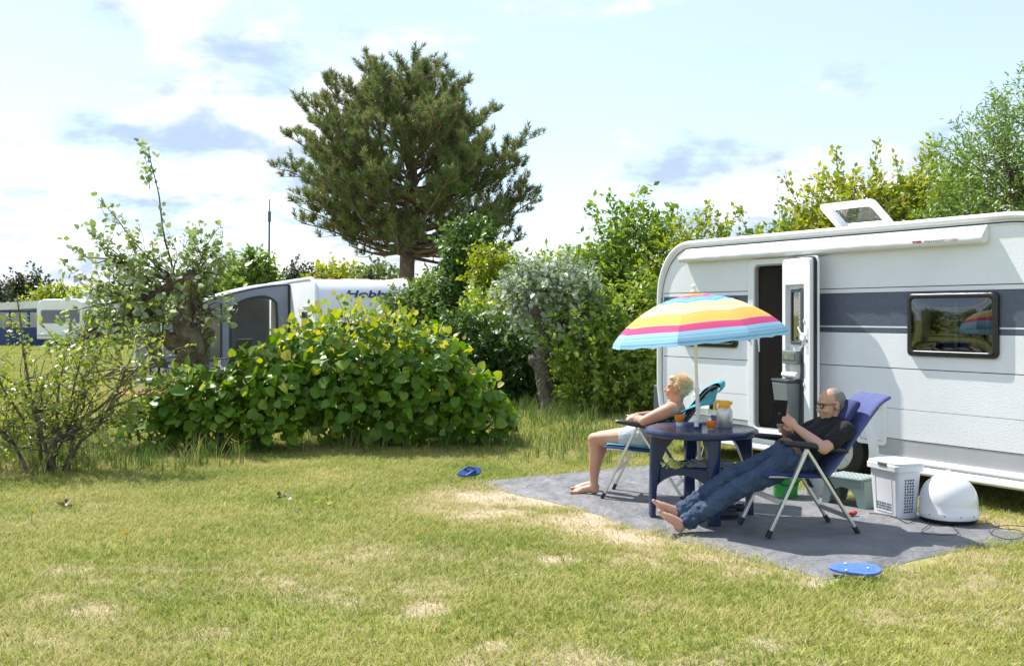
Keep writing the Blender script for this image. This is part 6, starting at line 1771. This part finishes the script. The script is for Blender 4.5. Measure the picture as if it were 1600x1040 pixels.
# local x across the end face, y back along the side, z up
W2, L2, H2 = 2.4, 6.4, 2.46
prof = [(-.02, .30), (-.03, 1.2), (0, 1.55)] + [(.62 - .62 * math.cos(t), 1.55 + .91 * math.sin(t)) for t in np.linspace(.15, math.pi / 2, 12)] + [(L2 - .3, H2), (L2, 2.1), (L2, .3)]
mb = MB()
n = len(prof); xs2 = [(0.0, -.05), (.035, -.012), (.09, 0), (W2 - .09, 0), (W2 - .035, -.012), (W2, -.05)]
vs = []
for x_, d_ in xs2:
    for y_, z_ in prof: vs.append((x_, y_ - (d_ if y_ < 3 else -d_) * (1 if z_ < 2.2 else .3), z_ + (d_ if z_ > 1.9 else 0)))
fs = [(j * n + i, (j + 1) * n + i, (j + 1) * n + (i + 1) % n, j * n + (i + 1) % n) for j in range(len(xs2) - 1) for i in range(n)]
fs += [tuple(range(n)), tuple(reversed(range((len(xs2) - 1) * n, len(xs2) * n)))]
mb.add(vs, fs); mb.build('body', WHITE, v2, 40, fix=True)
for x_ in (.03, W2 - .03):
    mb = MB(); mb.tube([(x_, y_ - .012, z_ + .012) for y_, z_ in prof[:-1]], .05, 8); mb.build('corner_rail', SMOOTHW, v2, 60)
mb = MB(); mb.box((W2 / 2, -.035, 1.53), (W2 - .2, .03, .05)); mb.build('trim_bar', SMOOTHW, v2, 0, bevel=.01)
mb = MB(); mb.prism(rrect(.30, W2 - .30, .92, 1.42, .08), -.045, -.02); mb.build('end_window', M('dark_glass', (.03, .035, .045), (.05, .06, .07), scale=2, rough=.06), v2, 30, fix=True)
mb = MB(); mb.prism([(a, b_) for a, b_ in rrect(.85, 1.45, 1.15, 1.68, .06)], -.02, -.001, 'yz'); mb.build('side_window', MATS['dark_glass'], v2, 30, fix=True)
mb = MB(); mb.box((-.012, 1.1, 1.80), (.02, .5, .03)); mb.build('side_vent', M('vent_grey', (.6, .61, .63), rough=.5), v2, 0)
mb = MB(); mb.box((1.5, 2.2, H2 + .03), (.7, .7, .07)); mb.box((.8, 3.6, H2 + .03), (.5, .5, .06)); mb.build('roof_vent', SMOOTHW, v2, 0, bevel=.02)
for x_ in (.06, W2 - .2):
    wh = bpy.data.objects.new('wheel', None); link(wh, v2); wh.location = (x_ + .07, 3.2, .32); wh.rotation_euler = (0, R(90), 0)
    MB().lathe([(.19, -.08), (.30, -.085), (.318, -.05), (.318, .05), (.30, .085), (.19, .08)], 24).build('tyre', RUBBER, wh)
    MB().lathe([(0, -.07), (.2, -.075), (.2, .075), (0, .07)], 24).build('rim', ALU, wh)
# lettering on the rounded end: five letters in dark blue
tcv = bpy.data.curves.new('lettering', 'FONT'); tcv.body = 'Hobby'; tcv.size = .34; tcv.shear = .25; tcv.extrude = .004; tcv.offset = .006; tcv.align_x = 'CENTER'
tob = bpy.data.objects.new('lettering_curve', tcv); lme = bpy.data.meshes.new_from_object(tob); bpy.data.objects.remove(tob); lme.name = 'lettering'; lme.materials.clear(); lme.materials.append(M('letter_blue', (.02, .03, .09), rough=.4)); to = bpy.data.objects.new('lettering', lme); link(to, v2)
to.location = (1.30, .060, 2.03); to.rotation_euler = (R(61), 0, 0); to.scale = (1.25, .78, 1)
# awning tent on the left side
AWG = M('awning_grey', (.23, .25, .33), (.20, .22, .29), scale=3, rough=.8, bump=.2, bscale=40)
AWD = M('awning_dark', (.045, .05, .065), (.035, .04, .05), scale=4, rough=.8)
AWC = glass_mat('awning_film', (.80, .83, .82), .10, .08)
aw = thing('awning_tent', 'grey awning tent with dark edges and clear windows on the rounded caravan\'s side', 'awning', (-4.6, 24.0, 0), R(23.9))
def roofz(x): # x negative outwards
    u = -x / 2.55; return 2.38 - .62 * u ** 1.7
def side_panel(y):
    xs_ = np.linspace(-.02, -2.55, 18)
    outer = [(x_, roofz(x_)) for x_ in xs_] + [(-2.75, .02), (-.02, .02)]
    # built of strips round two openings
    mb = MB()
    def strip(a, b_, z0f, z1f, k=6):
        q = np.linspace(a, b_, k); vs = []
        for x_ in q: vs += [(x_, y, z0f(x_)), (x_, y, z1f(x_))]
        mb.add(vs, [(2 * i, 2 * i + 2, 2 * i + 3, 2 * i + 1) for i in range(k - 1)])
    r1 = lambda x_: roofz(x_); top1 = lambda x_: roofz(x_) - .22 - .25 * abs((x_ + .95) / .62) ** 3
    strip(-.02, -.34, lambda x_: .02, r1); strip(-.34, -1.52, top1, r1, 16); strip(-1.52, -1.74, lambda x_: .02, r1); strip(-1.74, -2.42, lambda x_: roofz(x_) - .16, r1); strip(-1.74, -2.42, lambda x_: .02, lambda x_: .45); strip(-2.42, -2.55, lambda x_: .02, r1)
    o = mb.build('side_wall', AWG, aw, 0); s_ = o.modifiers.new('s', 'SOLIDIFY'); s_.thickness = .02
    mb = MB()
    pts = [(-.34, y - .012, .05), (-.34, y - .012, 1.55)] + [(x_, y - .012, top1(x_)) for x_ in np.linspace(-.36, -1.50, 14)] + [(-1.52, y - .012, 1.3), (-1.52, y - .012, .05)]
    mb.tube(pts, .035, 6); mb.tube([(-1.74, y - .012, .45), (-1.74, y - .012, roofz(-1.74) - .16), (-2.42, y - .012, roofz(-2.42) - .16), (-2.42, y - .012, .45), (-1.74, y - .012, .45)], .03, 6)
    mb.tube([(x_, y - .01, roofz(x_) + .01) for x_ in xs_], .03, 6); mb.tube([(-.02, y - .01, .05), (-.02, y - .01, 2.38)], .05, 6)
    mb.build('dark_piping', AWD, aw, 60)
    mb = MB(); mb.add([(-1.74, y, .45), (-2.42, y, .45), (-2.42, y, roofz(-2.42) - .16), (-1.74, y, roofz(-1.74) - .16)], [(0, 1, 2, 3)]); mb.build('side_window', AWC, aw, 0)
side_panel(2.9); 
xs_ = np.linspace(-.02, -2.6, 14); vs = []
for y_ in (2.85, 4.2, 5.6):
    for x_ in xs_: vs.append((x_, y_, roofz(x_) + .03 + .05 * (y_ == 4.2)))
sheet('roof', vs, [(j * 14 + i, j * 14 + i + 1, (j + 1) * 14 + i + 1, (j + 1) * 14 + i) for j in range(2) for i in range(13)], M('awning_roof', (.62, .63, .66), (.56, .57, .6), scale=3, rough=.7), aw, 60, .02)
mb = MB()
for y_, h_ in ((2.9, 1.78), (4.2, 1.78), (5.6, 1.78)): mb.box((-2.62, y_, h_ / 2), (.09, .12, h_))
mb.build('front_post', AWD, aw, 0, bevel=.02)
mb = MB(); mb.add([(-2.62, 4.25, .02), (-2.62, 5.55, .02), (-2.62, 5.55, 1.76), (-2.62, 4.25, 1.76)], [(0, 1, 2, 3)]); mb.build('front_window', AWC, aw, 0)
mb = MB(); mb.add([(-2.60, 5.6, .02), (-.02, 5.6, .02), (-.02, 5.6, 2.3), (-2.6, 5.6, 1.75)], [(0, 1, 2, 3)]); mb.build('far_wall', AWG, aw, 0)
# caravan door standing open inside the awning
mb = MB(); mb.box((-.14, 3.9, 1.28), (.30, .05, 1.7)); mb.build('caravan_door', SMOOTHW, v2, 0, bevel=.02)
mb = MB(); mb.prism(rrect(3.35, 3.85, .42, 2.1, .05), -.012, -.002, 'yz'); mb.build('doorway', M('doorway_brown', (.10, .06, .045), rough=.7), v2, 0, fix=True)
mb = MB(); mb.prism(rrect(3.98, 4.6, 1.05, 1.7, .05), -.014, -.002, 'yz'); mb.build('awning_side_window', MATS['dark_glass'], v2, 0, fix=True)

# camping bits beside the awning
x, y = ground(236, 616)
rt = thing('red_groundsheet', 'crumpled red groundsheet on the grass left of the pollard trunk', 'groundsheet', (x, y, 0), R(4))
vs = []; nu, nv = 20, 8
for j in range(nv + 1):
    for i in range(nu + 1):
        vs.append((-.55 + 1.1 * i / nu + .05 * math.sin(j * 1.9), -.5 + 1.0 * j / nv, .03 + .035 * abs(math.sin(i * 1.3 + j * .7)) * math.sin(math.pi * min(i / nu + .05, 1))))
o = sheet('cloth', vs, [(j * (nu + 1) + i, j * (nu + 1) + i + 1, (j + 1) * (nu + 1) + i + 1, (j + 1) * (nu + 1) + i) for j in range(nv) for i in range(nu)], M('red_tarp', (.62, .075, .045), (.5, .06, .04), scale=5, rough=.6), rt, 70, .01)
ct = thing('camp_table', 'low white folding camp table over the red groundsheet', 'table', (*ground(248, 622), 0), R(6))
MB().box((0, 0, .36), (.85, .5, .035)).build('top', SMOOTHW, ct, 0, bevel=.01)
for sx in (-.36, .36):
    for sy in (-.2, .2): MB().bar((sx * 1.12, sy, 0), (sx * .86, sy, .345), .022, .022).build('leg', ALU, ct, 0, bevel=.003)
def camp_chair(label, px_, Y, rot, m):
    x_ = (px_ - 800) / FPX * Y
    c = thing('camp_chair', label, 'chair', (x_, Y, 0), rot, 'dark camping chairs by the awning')
    pad(MB(), [(.28, .44), (.1, .43), (-.18, .42)], .24, .04).build('seat', m, c, 60)
    pad(MB(), [(-.18, .42), (-.34, .75), (-.52, 1.08)], .24, .04).build('backrest', m, c, 60)
    for s in (-.25, .25):
        MB().bar((.28, s, 0), (-.05, s, .64), .02, .03).build('front_leg', ALU, c, 0); MB().bar((-.32, s, 0), (.05, s, .64), .02, .03).build('rear_leg', ALU, c, 0); MB().box((0, s, .655), (.45, .05, .03)).build('armrest', BLACKF, c, 0, bevel=.01)
    return c
camp_chair('dark folding chair with its back to the awning window right of the pollard trunk', 356, 22.4, R(150), AWD)
camp_chair('dark folding chair left of the pollard trunk behind the white camp table', 262, 23.2, R(60), AWD)
wb = thing('windbreak_panel', 'grey folded windbreak panel leaning beside the awning left of the pollard', 'windbreak', ((245 - 800) / FPX * 24.2, 24.2, 0), R(10))
for k in range(3): MB().box((-.35 + .30 * k, .05 * k, .72), (.27, .02, 1.36), (R(-3), 0, R(25 if k % 2 else -25))).build('panel', AWG if k != 1 else AWD, wb, 0)
for k in range(4): MB().bar((-.5 + .3 * k, .0, 0), (-.5 + .3 * k, .0, 1.45), .025, .025).build('pole', ALU, wb, 0)

# ------------------------------------------------------------ far caravan with blue awning
v3 = thing('caravan', 'far white caravan with blue-tinted window at the left edge of the field', 'caravan', ((57 - 800) / FPX * 53, 53, 0), R(-4))
mb = MB(); pr = [(0, .35), (0, 1.9), (.1, 2.28), (.35, 2.42), (2.15, 2.42), (2.42, 2.25), (2.52, 1.7), (2.55, .35)]
mb.prism(pr, 0, 4.5); mb.build('body', WHITE, v3, 40, bevel=.06, seg=3, fix=True)
mb = MB(); mb.prism(rrect(.25, 2.30, 1.18, 1.86, .10), -.03, -.003); mb.build('end_window', M('far_glass', (.13, .14, .20), (.17, .18, .25), scale=1, rough=.15), v3, 0, fix=True)
mb = MB(); mb.box((1.2, 2.0, 2.47), (.9, .7, .08)); mb.build('roof_vent', SMOOTHW, v3, 0, bevel=.02)
mb = MB(); mb.box((1.25, -.02, .55), (2.4, .04, .06)); mb.build('trim_bar', GREYP, v3, 0)
for x_ in (.3, 2.2): MB().lathe([(0, -.09), (.32, -.09), (.32, .09), (0, .09)], 20).build('wheel', RUBBER, v3).matrix_local = Matrix.Translation((x_, 1.8, .32)) @ Matrix.Rotation(R(90), 4, 'Y')
hc = thing('hitch_cover', 'black cover over the tow hitch beside the far caravan', 'hitch cover', ((146 - 800) / FPX * 53, 53.2, 0))
mb = MB(); mb.ellipsoid((0, 0, .95), (.42, .4, .30), None, 14, 8); mb.ellipsoid((-.25, 0, .85), (.3, .35, .35), None, 14, 8); mb.build('cover', M('black_cover', (.012, .012, .014), (.02, .02, .022), scale=4, rough=.45), hc, 60)
MB().bar((-.1, 0, 0), (-.1, 0, .75), .06, .06).build('jockey_post', ALU, hc, 0); MB().bar((-.6, 0, .5), (.3, 0, .5), .08, .08).build('drawbar', DARKGREY, hc, 0)
ba = thing('blue_awning', 'blue awning with clear windows attached to the far white caravan', 'awning', ((57 - 800) / FPX * 53, 53, 0), R(-4))
BLA = M('awning_blue', (.035, .06, .16), (.03, .05, .14), scale=3, rough=.8)
mb = MB(); mb.box((-1.3, .6, .48), (2.6, .03, .95)); mb.build('lower_wall', BLA, ba, 0)
for x_ in (-2.55, -1.75, -.75, -.08): MB().box((x_, .58, 1.35), (.10, .05, .85)).build('wall_strip', BLA, ba, 0)
mb = MB(); mb.box((-1.3, .58, 1.80), (2.6, .05, .12)); mb.build('header', BLA, ba, 0)
for a, b_ in ((-2.5, -1.8), (-1.7, -.8), (-.7, -.13)): MB().box(((a + b_) / 2, .60, 1.34), (b_ - a, .012, .82)).build('window', glass_mat('blue_film', (.38, .52, .75), .25, .1), ba, 0)
mb = MB(); mb.prism([(-2.7, 1.84), (.05, 1.98), (.05, 2.36), (-2.7, 2.22)], .5, 3.2); mb.build('roof', M('awning_white', (.70, .71, .74), rough=.7), ba, 0, fix=True)
mb = MB(); mb.box((-1.3, 3.1, 1.0), (2.6, .03, 1.9)); mb.build('rear_wall', M('awning_blue_light', (.16, .24, .42), rough=.8), ba, 0)

# ------------------------------------------------------------ mast and utility post
mast = thing('radio_mast', 'slender dark antenna mast rising above the far bushes', 'mast', ((419 - 800) / FPX * 55, 55, 0))
xt = (421.5 - 419) / FPX * 55
mb = MB(); mb.tube([(0, 0, 0), (xt * .8, 0, 7.0)], [.06, .05], 8); mb.build('pole', M('mast_grey', (.10, .11, .13), rough=.5), mast, 60)
mb = MB(); mb.tube([(xt * .8, 0, 6.6), (xt * .85, 0, 7.15)], [.085, .085], 8); mb.build('clamp', MATS['mast_grey'], mast, 60)
mb = MB(); mb.tube([(xt * .8, 0, 7.0), (xt, 0, 7.8)], [.035, .03], 8); mb.build('aerial', MATS['mast_grey'], mast, 60)
x, y = (748 - 800) / FPX * 15.0, 15.0
up_ = thing('utility_post', 'small grey-green utility post with pale side panel half hidden right of the big bush', 'utility post', (x, y, 0), R(-20))
MB().box((0, 0, .30), (.16, .14, .60)).build('post', STOOLM, up_, 0, bevel=.01)
mb = MB(); mb.box((-.02, 0, .655), (.24, .20, .09), (0, R(8), 0)); mb.build('cap', M('post_green', (.06, .10, .09), rough=.5), up_, 0, bevel=.015)
mb = MB(); mb.box((.105, -.06, .64), (.05, .06, .13), (0, R(28), 0)); mb.build('side_panel', SMOOTHW, up_, 0, bevel=.01)
